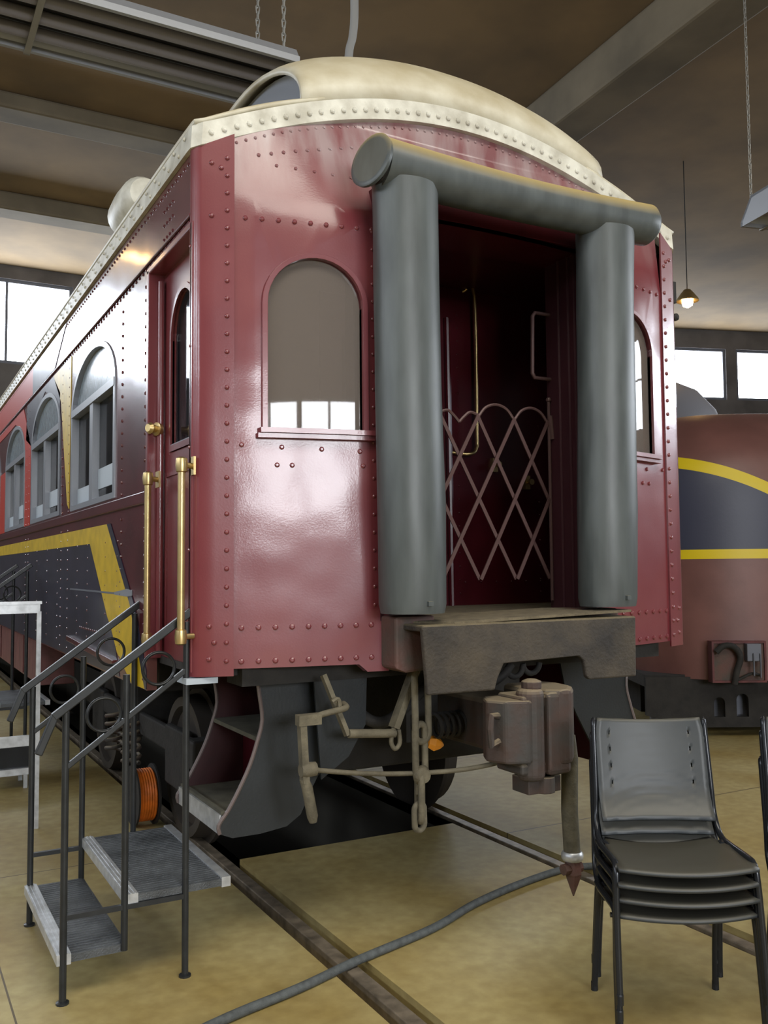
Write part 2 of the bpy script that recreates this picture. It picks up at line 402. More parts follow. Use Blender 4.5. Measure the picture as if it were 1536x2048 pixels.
nv = {g for g in ex['geom'] if isinstance(g, bmesh.types.BMVert)}
for v in bm.verts: v.co.y = by(v.co.x, v.co.z) + (.045 if v in nv else 0)
def er(x, z, r=.0125): rivet(bm, (x, by(x, z), z), bn(x, z), r)
for s in (-1, 1):
    for k in range(9): er(s * (1.255 - k * .071), 3.283 - .0 * k)
    for k in range(9): er(s * (1.27 - k * .071), 1.46, .014)
    for k in range(9): er(s * (1.27 - k * .071), 1.315, .014)
    for x, z in ((1.27, 2.262), (1.1, 2.255), (.925, 2.25), (.75, 2.245), (1.12, 2.175), (1.055, 2.175), (.735, 2.18)): er(s * x, z)
    for k in range(22): er(s * .685, 1.55 + k * .082, .009)
    for k in range(10): er(s * (1.18 - k * .06), 3.6 + .018 * k, .010)
for k in range(58):
    x = -1.28 + 2.56 * k / 57; er(x, ze(x) - .028, .0085)
for s in (-1, 1):
    for k in range(6): er(s * (1.1 - k * .09), 3.56 + .0 * k, .009)
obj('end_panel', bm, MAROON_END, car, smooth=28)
# moulding round the doorway and seam strips beside the windows
for s, w in ((-1, wl), (1, wr)):
    c = .9515 * s
    big = [(c + (a - c) * 1.11, b if i < 2 else 2.905 + (b - 2.905) * 1.10) for i, (a, b) in enumerate(w)]
    bm = new(); frame_ring(bm, lambda a, b: (a, by(a) - .018, b), big, w, (0, .05, 0))
    fr = obj('end_window_frame', bm, MAROON, car, bevel=.006)
    bm = new(); poly(bm, lambda a, b: (a, by(a) + .022, b), w)
    for k in range(1, 8):
        bmesh.ops.bisect_plane(bm, geom=bm.verts[:] + bm.edges[:] + bm.faces[:], plane_co=(min(a for a, b in w) + k * .053, 0, 0), plane_no=(1, 0, 0))
    for v in bm.verts: v.co.y = by(v.co.x) + .022
    obj('window_pane', bm, GLASS_END, fr, solid=.004)
    bm = new()
    for a0, a1, zz, hh, dd in ((.70, 1.205, 2.325, .022, .05), (.695, 1.212, 2.303, .02, .035)):
        for k in range(6):
            xa, xb = s * (a0 + (a1 - a0) * k / 6), s * (a0 + (a1 - a0) * (k + 1) / 6)
            prism(bm, lambda a, b: (a, b, zz - hh / 2), [(xa, by(xa) - dd), (xb, by(xb) - dd), (xb, by(xb)), (xa, by(xa))], (0, 0, hh))
    obj('window_sill', bm, MAROON, fr)
# corner posts wrapped round the corners
for s in (-1, 1):
    pr = [(-1.305, by(1.305)), (-1.305, by(1.305) - .012), (-1.38, by(1.38) - .012), (-1.44, -.022), (-1.462, -.006), (-1.475, .02), (-1.475, .04), (-1.44, .04), (-1.42, .02)]
    pr = [(s * -a, b) for a, b in pr]
    bm = new(); prism(bm, lambda a, b: (a, b, 1.255), pr, (0, 0, 2.335))
    for v in bm.verts:
        if v.co.z > 3: v.co.z = ze(v.co.x)
    for k in range(29): z = 1.32 + k * .0795; rivet(bm, (s * 1.335, by(1.335) - .012, z), bn(s * 1.335), .012)
    for x, z in ((1.405, 1.47), (1.385, 1.40), (1.405, 1.33), (1.4, 3.28), (1.4, 3.52), (1.36, 3.50)): rivet(bm, (s * x, by(x) - .012, z), bn(s * x), .013)
    if s < 0:
        for k in range(5): rivet(bm, (-1.475, .03, 1.35 + .45 * k), (-1, 0, 0), .008)
    obj('corner_post', bm, MAROON, car, smooth=40)

# side walls
wins = [(1.52, 2.93), (3.415, 4.92), (5.35, 6.88), (7.4, 8.9), (9.4, 10.9), (11.4, 12.9)]
def win_outline(y0, y1): return archpts(y0, y1, 2.135, 2.84, rise=.345)
for s in (-1, 1):
    holes = [win_outline(a, b) for a, b in wins]
    outl = [(.04, 3.245), (.04, 3.588), (15.3, 3.588), (15.3, 1.11), (.77, 1.11), (.77, 3.245)]
    bm = new(); prism(bm, lambda a, b: (s * W, a, b), outl, (-s * .05, 0, 0), holes)
    if s < 0:
        X = -W; nn = (-1, 0, 0)
        for k in range(150): rivet(bm, (X, .1 + k * .065, 3.55), nn, .009)
        for k in range(120): rivet(bm, (X, .08 + k * .075, 3.275), nn, .010)
        for yy in (.84, 1.36, 3.02, 3.30, 5.05, 5.22):
            for k in range(30): rivet(bm, (X, yy, 1.16 + k * .07), nn, .010)
        for yy in (1.44, 1.75, 2.3, 2.65, 3.45, 3.95, 4.5):
            for k in range(9): rivet(bm, (X, yy, 1.2 + k * .085), nn, .009)
        for k in range(14): rivet(bm, (X, 1.75 + k * .06, 1.335), nn, .010)
        for k in range(12): rivet(bm, (X, .35 + (k % 4) * .05, 3.33 + .07 * (k // 4)), nn, .009)
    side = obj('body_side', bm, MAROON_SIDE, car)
    bm = new()
    box(bm, s * W, s * (W + .022), .77, 15.3, 2.055, 2.115)
    box(bm, s * W, s * (W + .014), .04, 15.3, 3.29, 3.305)
    if s < 0: obox(bm, (-W - .006, 2.9, 1.24), (-W - .006, 1.42, 1.19), .05, .035, up=(0, 0, 1))
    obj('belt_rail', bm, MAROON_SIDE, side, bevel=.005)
    if s < 0:
        X = -W - .003
        def paint(name, pts, m, dx=0.):
            b = new(); prism(b, lambda a, c: (X - dx, a, c), pts, (.004, 0, 0)); obj(name, b, m, side)
        paint('navy_band', [(1.93, 1.90), (1.36, 1.12), (15.2, 1.12), (15.2, 1.90)], NAVY)
        paint('yellow_stripe', [(1.72, 1.99), (1.62, 1.87), (.83, 1.115), (1.08, 1.115), (1.42, 1.25), (2.2, 1.885), (15.2, 1.885), (15.2, 1.99)], YELLOW, .002)
        paint('yellow_stripe', [(1.72, 1.99), (1.13, 1.53), (.80, 1.115), (.98, 1.115), (1.3, 1.22), (1.68, 1.44), (2.22, 1.888)], YELLOW, .0022)
        paint('navy_edge', [(1.72, 1.99), (1.62, 1.99), (1.03, 1.53), (.775, 1.2), (.775, 1.115), (.80, 1.115), (1.13, 1.53)], NAVY, .002)
        paint('yellow_band', [(2.96, 3.27), (2.97, 2.9), (3.0, 2.16), (3.07, 2.2), (3.38, 3.0), (3.75, 3.27)], YELLOW, .002)
        paint('navy_band', [(3.36, 2.13), (3.38, 2.84), (3.44, 2.98), (3.42, 3.08), (3.76, 3.27), (5.25, 3.27), (5.3, 2.95), (4.95, 2.85), (4.95, 2.13), (4.93, 2.85), (4.6, 3.12), (4.17, 3.22), (3.7, 3.1), (3.415, 2.84), (3.4, 2.13)], NAVY, .002)
        paint('red_band', [(4.97, 2.13), (4.97, 2.86), (5.5, 3.28), (15.2, 3.28), (15.2, 3.2), (6.9, 3.2), (6.1, 3.21), (5.7, 3.12), (5.34, 2.86), (5.34, 2.13)], RED, .002)
        paint('red_band', [(4.9, 3.32), (15.2, 3.32), (15.2, 3.57), (4.9, 3.57)], RED, .002)
        paint('navy_band', [(3.7, 3.32), (4.9, 3.32), (4.9, 3.57), (3.2, 3.57)], NAVY, .002)
        paint('red_band', [(6.9, 2.13), (7.38, 2.13), (7.38, 2.8), (6.9, 2.8)], RED, .002)
        paint('white_rubbed_mark', [(1.08, 1.578), (1.2, 1.57), (1.5, 1.575), (1.5, 1.59), (1.35, 1.6), (1.2, 1.612), (1.08, 1.606)], SASH, .003)
        paint('white_rubbed_mark', [(1.5, 1.577), (2.9, 1.579), (2.9, 1.589), (1.5, 1.588)], STEEL_BLUE, .003)
    # window units
    for (a, b) in (wins if s < 0 else wins[:1]):
        o = win_outline(a, b); c = (a + b) / 2
        inn = [(c + (p - c) * .93, q_ + .035 if i < 2 else 2.84 + (q_ - 2.84) * .9) for i, (p, q_) in enumerate(o)]
        b1 = new(); frame_ring(b1, lambda p, q_: (s * (W + .008), p, q_), o, inn, (-s * .07, 0, 0))
        box(b1, s * (W - .05), s * (W + .012), a + .02, b - .02, 2.80, 2.85)
        box(b1, s * (W - .05), s * (W + .004), c - .05, c + .05, 2.16, 2.82)
        wf = obj('side_window', b1, SASH, car)
        b1 = new(); poly(b1, lambda p, q_: (s * (W - .03), p, q_), [p for i, p in enumerate(inn) if i >= 2])
        obj('fanlight_pane', b1, FROST, wf, solid=.006)
        for ya, yb in ((a + .05, c - .05), (c + .05, b - .05)):
            b1 = new(); poly(b1, lambda p, q_: (s * (W - .042), p, q_), [(ya, 2.16), (yb, 2.16), (yb, 2.8), (ya, 2.8)])
            obj('sash_pane', b1, GLASS_SIDE, wf, solid=.004)
        for ya, yb, zl in ((a + .05, c - .05, 2.235), (c + .05, b - .05, 2.16)):
            b1 = new(); box(b1, s * (W - .05), s * (W - .034), ya, yb, zl, zl + .13); obj('bottom_rail', b1, BLIND, wf)
# inner shell so that the saloon is dark
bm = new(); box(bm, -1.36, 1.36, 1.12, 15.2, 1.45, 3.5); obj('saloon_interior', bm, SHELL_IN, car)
bm = new(); box(bm, -1.42, 1.42, 15.25, 15.3, 1.11, 3.9); obj('rear_panel', bm, MAROON_SIDE, car)

# left side door in its recess
bm = new()
box(bm, -1.475, -1.385, .755, .80, 1.27, 3.26); box(bm, -1.475, -1.385, .04, .80, 3.235, 3.27)
tube(bm, [(-1.415, .735, 1.3), (-1.415, .735, 3.2)], .018, 8)
box(bm, -1.475, -1.385, .005, .04, 1.27, 3.26)
jamb = obj('door_frame', bm, MAROON, car, bevel=.006)
do = archpts(.21, .60, 2.33, 2.86, rise=.21)
bm = new(); prism(bm, lambda a, b: (-1.392, a, b), [(.04, 1.28), (.76, 1.28), (.76, 3.24), (.04, 3.24)], (.045, 0, 0), [do])
dr = obj('side_door', bm, MAROON, car)
dc = .405
db = [(dc + (a - dc) * 1.12, b - .03 if i < 2 else 2.86 + (b - 2.86) * 1.14) for i, (a, b) in enumerate(do)]
bm = new(); frame_ring(bm, lambda a, b: (-1.402, a, b), db, do, (.02, 0, 0)); obj('door_window_frame', bm, MAROON, dr)
bm = new(); poly(bm, lambda a, b: (-1.372, a, b), do); obj('window_pane', bm, GLASS_SIDE, dr, solid=.004)
bm = new(); box(bm, -1.40, -1.388, .20, .61, 2.30, 2.335); obj('window_sill', bm, SASH, dr)
bm = new()
for a in (.12, .68): box(bm, -1.4, -1.39, a - .008, a + .008, 1.4, 2.2)
box(bm, -1.4, -1.39, .12, .68, 2.18, 2.2); obj('panel_beading', bm, MAROON, dr)
bm = new(); lathe(bm, [(.035, 0), (.035, .02), (.018, .025), (.022, .05), (.03, .06), (.02, .075)], 12, (-1.42, .74, 2.43), (-1, -.5, 0)); obj('brass_lock', bm, BRASS, car, smooth=40)
def grab(y, x, z0, z1):
    bm = new(); tube(bm, [(x, y, z0 - .03), (x, y, z1 + .02)], .0165, 12)
    for z in (z0, z1):
        tube(bm, [(x, y, z), (x + .06, y + .02, z)], .013, 10)
        lathe(bm, [(.012, -.035), (.024, -.028), (.027, 0), (.024, .028), (.012, .035)], 12, (x, y, z))
    box(bm, x + .05, x + .06, y - .01, y + .05, z1 - .04, z1 + .04)
    obj('grab_rail', bm, BRASS, car, smooth=45)
grab(.585, -1.515, 1.38, 2.16); grab(-.02, -1.525, 1.43, 2.165)
# the same door and recess on the far side, closed
bm = new(); prism(bm, lambda a, b: (1.36, a, b), [(.04, 1.28), (.80, 1.28), (.80, 3.28), (.04, 3.28)], (.04, 0, 0), [do]); d2 = obj('side_door', bm, MAROON_DARK, car)
bm = new(); poly(bm, lambda a, b: (1.38, a, b), do); obj('window_pane', bm, GLASS_CLEAR, d2, solid=.004)

# eave band with its rivets, all round the end
path = [(-W - .02, 15.3 - 15.25 * k / 8) for k in range(9)] + [(-W - .018, .01), (-W + .02, -.03)]
path += [(-1.40 + 2.80 * k / 40, by(-1.40 + 2.80 * k / 40, 3.9) - .03) for k in range(41)]
path += [(W - .02, -.03), (W + .018, .01)] + [(W + .02, .05 + 15.25 * k / 8) for k in range(9)]
bm = new(); prev = None
for x, y in path:
    z = ze(min(W, abs(x))) if y < .04 else 3.588
    cx, cy = x * .965, y + (.035 if y < .04 else 0)
    ring = [bm.verts.new(p) for p in ((x, y, z), (x * .995, y + .002, z + .105), (cx, cy, z + .125), (cx, cy, z))]
    if prev:
        for k in range(4): bm.faces.new((prev[k], prev[(k + 1) % 4], ring[(k + 1) % 4], ring[k]))
    else: bm.faces.new(ring)
    prev = ring
bm.faces.new(prev)
for k in range(47):
    x = -1.40 + 2.80 * k / 46
    rivet(bm, (x, by(x, 3.9) - .031, ze(x) + .045), bn(x, 3.9), .0145)
for k in range(160):
    rivet(bm, (-W - .021, .1 + k * .085, 3.588 + (.03 if k % 2 else .075)), (-1, 0, 0), .010)
obj('eave_band', bm, CREAM_BAND, car, smooth=35)

# roof: lower deck on both sides, raised clerestory with rounded bullnose end
def s_end(x, y):
    yf = by(x, 3.9) - .01; t = min(1., max(0., (y - yf) / (.95 - yf))); return math.sin(PI / 2 * t) ** .46
def zb(x): return ze(x) + .115
def zfull(x): return 4.20 + .43 * math.sqrt(max(0., 1 - (x / 1.02) ** 2))
def zl(x): return 3.70 + .30 * (1 - max(0., (abs(x) - .86) / .625) ** 2)
ys = [0, .015, .04, .08, .13, .19, .26, .34, .44, .56, .7, .85, 1.]
def roof_sheet(bm, xs, zf):
    grid = []
    for x in xs:
        yf = by(x, 3.9) - .01
        col = [bm.verts.new((x, yf + (.95 - yf) * t, zb(min(W, abs(x))) + (zf(x) - zb(min(W, abs(x)))) * s_end(min(W, x) if x > 0 else max(-W, x), yf + (.95 - yf) * t))) for t in ys]
        col += [bm.verts.new((x, y, zf(x))) for y in (1.5, 3, 6, 10, 15.3)]
        grid.append(col)
    for A, B in zip(grid, grid[1:]):
        for k in range(len(A) - 1): bm.faces.new((A[k], B[k], B[k + 1], A[k + 1]))
bm = new(); roof_sheet(bm, [-.94 + 1.88 * k / 36 for k in range(37)], zfull)
obj('clerestory_roof', bm, CREAM, car, smooth=50, solid=.03, offset=-1)
for s in (-1, 1):
    bm = new(); roof_sheet(bm, [s * (.82 + .65 * k / 12) for k in range(13)], zl)
    obj('lower_roof', bm, CREAM, car, smooth=50, solid=.02)
    yy = [.03, .05, .08, .12, .17, .23, .3, .4, .52, .66, .8, .95]
    up_ = [(y, zb(.94) + (zfull(.94) - zb(.94)) * s_end(.94, y) - .012) for y in yy]
    bm = new(); prism(bm, lambda a, b: (s * .83, a, b), [(.03, 3.8), (15.2, 3.8), (15.2, up_[-1][1])] + up_[::-1], (s * .04, 0, 0))
    cs = obj('clerestory_side', bm, SASH, car)
    bm = new()
    for k in range(9): box(bm, s * .87, s * .882, .6 + k * 1.6, 1.6 + k * 1.6, 4.03, 4.2)
    obj('clerestory_light', bm, FROST, cs)
# torpedo ventilator on the lower roof
bm = new()
lathe(bm, [(.03, -.30), (.10, -.27), (.135, -.2), (.145, 0), (.135, .2), (.10, .27), (.03, .30)], 20, (-1.27, 1.9, 4.02), (0, 1, 0))
box(bm, -1.33, -1.21, 1.75, 2.05, 3.78, 3.95)
obj('roof_ventilator', bm, CREAM_BAND, car, smooth=40)

# vestibule
bm = new(); box(bm, -1.38, 1.38, -.02, 1.0, 1.42, 1.475); box(bm, -.62, .62, -.28, .0, 1.42, 1.475)
obj('vestibule_floor', bm, MAT_DOOR, car)
bm = new(); box(bm, -1.38, 1.38, .97, 1.02, 1.47, 3.6); box(bm, -1.34, 1.34, .06, .99, 3.50, 3.54)
tube(bm, [(.49, .96, 1.47), (.475, .96, 3.3)], .022, 10)
for k in range(22):
    for x in (.56, 1.2): rivet(bm, (x, .97, 1.55 + k * .085), (0, -1, 0), .008)
for k in range(6): rivet(bm, (.6 + k * .12, .97, 1.62), (0, -1, 0), .008)
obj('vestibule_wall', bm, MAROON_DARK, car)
bm = new(); tube(bm, smoothpath([(.60, .96, 3.49), (.65, .9, 3.45), (.655, .9, 2.6), (.65, .9, 2.47), (.6, .9, 2.43), (.5, .95, 2.44)], 5), .011, 8)
obj('brass_handrail', bm, BRASS, car, smooth=60)
for p in ((.828, .96, 2.375), (1.089, .96, 2.271)):
    bm = new(); box(bm, p[0] - .02, p[0] + .02, .945, .97, p[2] - .045, p[2] + .045); lathe(bm, [(.012, 0), (.012, .03), (.022, .035), (.02, .05)], 10, (p[0], .95, p[2]), (0, -1, 0))
    obj('brass_latch', bm, BRASS, car)
for x in (-.93, -.9): 
    bm = new(); tube(bm, [(x, .75, 1.48), (x, .75, 3.5)], .008, 8); obj('brass_rod', bm, BRASS, car)
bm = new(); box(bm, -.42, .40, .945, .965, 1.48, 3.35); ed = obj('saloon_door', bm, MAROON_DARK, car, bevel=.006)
bm = new(); box(bm, -.28, .26, .938, .944, 2.35, 3.1); obj('window_pane', bm, GLASS_SIDE, ed)
bm = new(); box(bm, 1.476, 1.535, .04, .12, 3.30, 3.43); lathe(bm, [(.012, 0), (.022, .01), (.022, .03), (.01, .04)], 10, (1.49, .03, 3.2), (0, -1, 0)); box(bm, 1.462, 1.48, .03, .12, 3.18, 3.43); obj('marker_bracket', bm, UNDER, car)
# doorway jambs with their mouldings
for s in (-1, 1):
    bm = new()
    box(bm, s * .60, s * .66, -.21, .13, 1.475, 3.42)
    for y in (-.17, -.11, -.06, .02): tube(bm, [(s * .598, y, 1.48), (s * .598, y, 3.4)], .011, 6)
    for k in range(26): rivet(bm, (s * .60, -.195, 1.52 + k * .072), (-s, 0, 0), .008)
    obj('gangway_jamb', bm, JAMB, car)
bm = new(); box(bm, -.66, .66, -.21, .13, 3.40, 3.5); obj('gangway_lintel', bm, MAROON_DARK, car)
bm = new(); tube(bm, [(.61, .1, 3.122), (.50, .1, 3.122), (.484, .1, 3.10), (.476, .1, 2.78), (.49, .1, 2.757), (.61, .1, 2.757)], .011, 8)
obj('bracket_handle', bm, GATE, car, smooth=60)
# folding lattice gate
xs = [-.60, -.37, -.133, .108, .345, .575]; zt, zm, zbm = 2.52, 2.09, 1.65; Y = .1
bm = new()
def gb(i, z0, j, z1, dy):
    if 0 <= i < 6 and 0 <= j < 6: obox(bm, (xs[i], Y + dy, z0), (xs[j], Y + dy, z1), .006, .02, up=(0, 1, 0) if False else (xs[j] - xs[i], 0, -(z1 - z0)))
for i in range(-2, 6):
    gb(i, zt, i + 2, zbm, .006)
    gb(i + 2, zt, i, zbm, -.006)
gb(0, zm, 1, zbm, .006); gb(1, zt, 0, zm, -.006); gb(4, zt, 5, zm, .006); gb(5, zm, 4, zbm, -.006)
lat = obj('lattice_gate', bm, GATE, car)
bm = new()
for i in range(5):
    a, b = xs[i], xs[i + 1]; m = (a + b) / 2
    if i in (2,):
        tube(bm, smoothpath([(a, Y, zt), (a + .05, Y, zt + .012), (m - .03, Y, zt - .015), (m, Y, zt - .045)], 4), .008, 6)
        tube(bm, smoothpath([(m, Y, zt - .045), (m + .03, Y, zt - .015), (b - .05, Y, zt + .012), (b, Y, zt)], 4), .008, 6)
    else:
        tube(bm, smoothpath([(a, Y, zt - .01), (a + .05, Y, zt + .045), (m, Y, zt + .065), (b - .05, Y, zt + .045), (b, Y, zt - .01)], 4), .008, 6)
obj('scalloped_top', bm, GATE, lat)
bm = new(); tube(bm, [(.585, Y, 1.53), (.585, Y, 2.63)], .009, 8); lathe(bm, [(.004, -.012), (.014, -.008), (.016, 0), (.012, .01), (.003, .016)], 10, (.585, Y, 2.64)); tube(bm, [(.585, Y - .01, 2.55), (.6, Y - .01, 2.42)], .014, 8)
obj('gate_post', bm, GATE, lat)

# gangway rubber tubes
def rubber_pillar(x0, x1, z1):
    bm = new(); seg = 40
    prof = [(0, .14), (.04, .148), (.5, .151), (1.0, .148), (1.5, .146), (1.8, .147), (z1 - 1.515, .15)]
    rings = []
    for h, r in prof:
        t = h / (z1 - 1.515); c = x0 + (x1 - x0) * t
        rings.append([bm.verts.new((c + r * 1.04 * math.cos(2 * PI * k / seg) + .004 * math.sin(5 * h + k), -.36 + r * .92 * math.sin(2 * PI * k / seg), 1.515 + h)) for k in range(seg)])
    for A, B in zip(rings, rings[1:]):
        for k in range(seg): bm.faces.new((A[k], A[(k + 1) % seg], B[(k + 1) % seg], B[k]))
    bm.faces.new(rings[0][::-1]); bm.faces.new(rings[-1])
    box(bm, x0 - .012, x0 + .012, -.512, -.49, 1.55, 1.57)
    obj('gangway_pillar', bm, RUBBER, car, smooth=40)
rubber_pillar(-.575, -.60, 3.44); rubber_pillar(.565, .60, 3.44)
bm = new()
n = 28; pts = []; rad = []
for k in range(n + 1):
    t = k / n; pts.append((-.74 + 1.60 * t, -.39 + .0 * t, 3.515 - .018 * math.sin(PI * t))); rad.append(.113 - .012 * math.sin(PI * t) * .5 - .006 * t)
pts += [(.885, -.39, 3.515), (.90, -.39, 3.515)]; rad += [.09, .05]
tube(bm, pts, rad, 36)
rollo = obj('gangway_roll', bm, RUBBER, car, smooth=50)
bm = new(); lathe(bm, [(.098, -.02), (.10, .012)], 28, (-.745, -.39, 3.515), (-1, 0, 0)); obj('end_collar', bm, UNDER, rollo, smooth=40)
bm = new(); lathe(bm, [(.112, -.012), (.122, -.008), (.124, .008), (.116, .013), (.10, .013), (.05, .013)], 32, (-.785, -.395, 3.515), (-.93, -.28, .16)); obj('end_cap', bm, RUBBER, rollo, smooth=40)

# buffer plate and foot plate
bp = [(-.615, 1.465), (-.59, 1.17), (-.25, 1.17), (-.235, 1.22), (-.2, 1.285), (.235, 1.295), (.265, 1.27), (.28, 1.195), (.30, 1.18), (.61, 1.175), (.615, 1.465)]
bm = new(); prism(bm, lambda a, b: (a, -.5, b), bp, (0, .03, 0))
for v in bm.verts: v.co.y -= .02 * (1 - (v.co.x / .62) ** 2)
box(bm, -.615, .615, -.5, -.28, 1.44, 1.468)
obj('buffer_plate', bm, RUSTY, car, bevel=.008)
bm = new(); prism(bm, lambda a, b: (a, b, 1.477), [(-.44, -.485), (.6, -.485), (.6, -.2), (.4, -.05), (-.6, -.05), (-.6, -.3)], (0, 0, .012))
for v in bm.verts: v.co.z += .012 * math.sin(v.co.x * 3)
obj('foot_plate', bm, MAT_DOOR, car)
for s in (-1, 1):
    bm = new(); prism(bm, lambda a, b: (a, -.34, b), [(s * .655, 1.5), (s * .655, 1.27), (s * .60, 1.25), (s * .45, 1.26), (s * .45, 1.5)], (0, .2, 0)); obj('end_sill_bracket', bm, RUST_RED, car, bevel=.012)
bm = new(); box(bm, -1.25, 1.25, -.02, .18, 1.2, 1.42); box(bm, -.35, .35, .1, 15, .85, 1.3); box(bm, -1.3, 1.3, 1.15, 15, 1.05, 1.25)
obj('underframe', bm, UNDER, car)

# automatic coupler
bm = new()
prism(bm, lambda a, b: (a, b, .84), [(-.02, -.62), (.03, -.66), (.10, -.66), (.185, -.57), (.20, -.45), (.17, -.34), (-.05, -.34), (-.05, -.55)], (0, 0, .33))
prism(bm, lambda a, b: (a, b, .80), [(-.04, -.655), (.10, -.655), (.10, -.6), (-.04, -.6)], (0, 0, .36))
box(bm, -.13, .13, -.36, 1.2, .86, 1.10)
for v in bm.verts: v.co.x -= .035
cp = obj('coupler', bm, CAST, car, bevel=.022)
bm = new()
prism(bm, lambda a, b: (a, b, .865), [(-.24, -.45), (-.28, -.53), (-.24, -.62), (-.14, -.66), (-.055, -.63), (-.055, -.5), (-.1, -.44)], (0, 0, .27))
lathe(bm, [(.05, .0), (.062, .02), (.062, .38), (.05, .4)], 18, (-.09, -.60, .78))
box(bm, -.16, .0, -.64, -.45, 1.09, 1.15); box(bm, -.17, .0, -.64, -.45, .81, .86)
[setattr(v.co, 'x', v.co.x - .035) for v in bm.verts]; obj('knuckle', bm, CAST, cp, bevel=.016)
bm = new(); tube(bm, [(-.25, -.585, .96), (-.30, -.6, .95), (-.305, -.6, 1.02), (-.30, -.6, 1.075), (-.25, -.585, 1.07)], .016, 8); [setattr(v.co, 'x', v.co.x - .035) for v in bm.verts]; obj('lock_loop', bm, CAST, cp)
bm = new(); box(bm, -.05, -.035, -.68, -.672, .83, 1.15); lathe(bm, [(.03, 0), (.045, .02), (.045, .05), (.02, .06)], 12, (-.08, -.6, 1.16)); box(bm, -.12, .06, -.62, -.5, .72, .79); tube(bm, [(-.02, -.6, .72), (-.02, -.6, .79)], .05, 10)
[setattr(v.co, 'x', v.co.x - .035) for v in bm.verts]; obj('lock_pin', bm, CAST, cp, bevel=.006)
bm = new(); tube(bm, arc((-.32, -.1, .96), .055, 0, 2 * PI * 6, 96, 'yz'), .01, 5)
for i, v in enumerate(bm.verts): v.co.x += (i // 5) * .0022
tube(bm, [(-.42, -.1, 1.02), (-.42, -.1, .8)], .02, 8); obj('draft_spring', bm, UNDER, car, smooth=60)

# brake hose with its fitting
bm = new(); tube(bm, [(.10, -.42, .95), (.105, -.58, .93), (.115, -.575, .85), (.125, -.555, .6), (.14, -.55, .40)], .038, 14)
hz = obj('brake_hose', bm, mat('dusty_rubber_hose', (.105, .095, .065), .8, var=.4, vscale=20, bump=.3, bscale=80), car, smooth=60)
bm = new(); lathe(bm, [(.044, 0), (.05, .01), (.05, .03), (.042, .04)], 16, (.14, -.55, .38)); obj('clamp', bm, ALU, hz, smooth=40)
bm = new(); lathe(bm, [(.003, -.16), (.03, -.09), (.04, -.06), (.036, 0)], 6, (.142, -.55, .38)); tube(bm, [(.085, -.55, .345), (.185, -.55, .345)], .026, 8); obj('glad_hand', bm, RUST_RED, hz)

# uncoupling lever, rods, chain
bm = new(); tube(bm, smoothpath([(-1.053, -.22, 1.06), (-.95, -.22, 1.085), (-.84, -.21, 1.10), (-.82, -.15, 1.11)], 4), .014, 8)
tube(bm, [(-.82, -.2, .985), (-.585, -.2, .965)], .02, 10); box(bm, -1.075, -.97, -.243, -.197, 1.045, 1.09)
obox(bm, (-.475, -.2, 1.25), (-.59, -.2, .99), .03, .055, up=(0, 1, 0)); tube(bm, smoothpath([(-.59, -.2, .99), (-.605, -.2, .93), (-.585, -.2, .895), (-.56, -.2, .92), (-.565, -.2, .98)], 4), .011, 8)
obox(bm, (-.905, -.12, 1.24), (-.82, -.19, .975), .02, .035, up=(0, 1, 0)); tube(bm, smoothpath([(-.86, -.2, 1.09), (-.87, -.2, 1.14), (-.9, -.2, 1.13)], 4), .01, 6)
obj('uncoupling_rod', bm, DUSTY_IRON, car, smooth=50)
bm = new(); obox(bm, (-1.055, -.22, 1.08), (-1.04, -.22, .80), .03, .04, up=(0, 1, 0)); tube(bm, [(-1.045, -.22, .82), (-1.03, -.22, .78), (-1.005, -.22, .655), (-1.002, -.22, .63)], [.02, .024, .024, .016], 10)
lathe(bm, [(.03, -.02), (.034, 0), (.03, .05)], 10, (-1.04, -.22, .855), (1, 0, 0))
obj('lever_handle', bm, DUSTY_IRON, car, smooth=50)
bm = new(); tube(bm, smoothpath([(-1.02, -.22, .855), (-.8, -.25, .82), (-.56, -.27, .795), (-.3, -.35, .80), (-.06, -.45, .845)], 5), .011, 8); obj('pull_rod', bm, DUSTY_IRON, car, smooth=60)
def link(bm, c, L, w, r, ax):
    pts = []
    for k in range(16):
        a = 2 * PI * k / 16; u = w * math.cos(a); v = w * math.sin(a) + (L / 2 - w) * (1 if math.sin(a) > 0 else -1)
        pts.append((c[0] + (u if ax == 'x' else .25 * u), c[1] + (u if ax == 'y' else .25 * u), c[2] + v))
    tube(bm, pts, r, 8, closed=True)
bm = new(); link(bm, (-.49, -.28, 1.10), .34, .042, .016, 'x'); link(bm, (-.50, -.28, .89), .24, .03, .016, 'x'); link(bm, (-.505, -.28, .69), .22, .03, .016, 'y'); link(bm, (-.508, -.28, .60), .12, .03, .014, 'x')
lathe(bm, [(.03, -.03), (.045, 0), (.03, .03)], 12, (-.5, -.29, .785), (0, 1, 0)); tube(bm, [(-.5, -.28, .76), (-.505, -.28, .70)], .02, 8)
obj('safety_chain', bm, DUSTY_IRON, car, smooth=60)
bm = new(); lathe(bm, [(.008, -.04), (.028, -.03), (.04, .0), (.022, .03), (.006, .045)], 7, (-.28, -.05, .865), (.8, -.3, -.2)); obj('amber_marker', bm, AMBER, car)
bm = new(); tube(bm, smoothpath([(-.72, .1, 1.2), (-.66, .05, 1.05), (-.55, .0, .98), (-.4, .0, 1.05), (-.2, .02, 1.2)], 5), .028, 10)
tube(bm, smoothpath([(-.2, -.2, 1.24), (-.12, -.25, 1.16), (-.05, -.3, 1.2), (0, -.3, 1.25)], 5), .02, 8); tube(bm, arc((.12, -.3, 1.25), .05, PI, 2 * PI, 8), .014, 8); tube(bm, arc((.02, -.3, 1.24), .05, PI, 2 * PI, 8), .014, 8)
obj('brake_pipe', bm, UNDER, car, smooth=60)
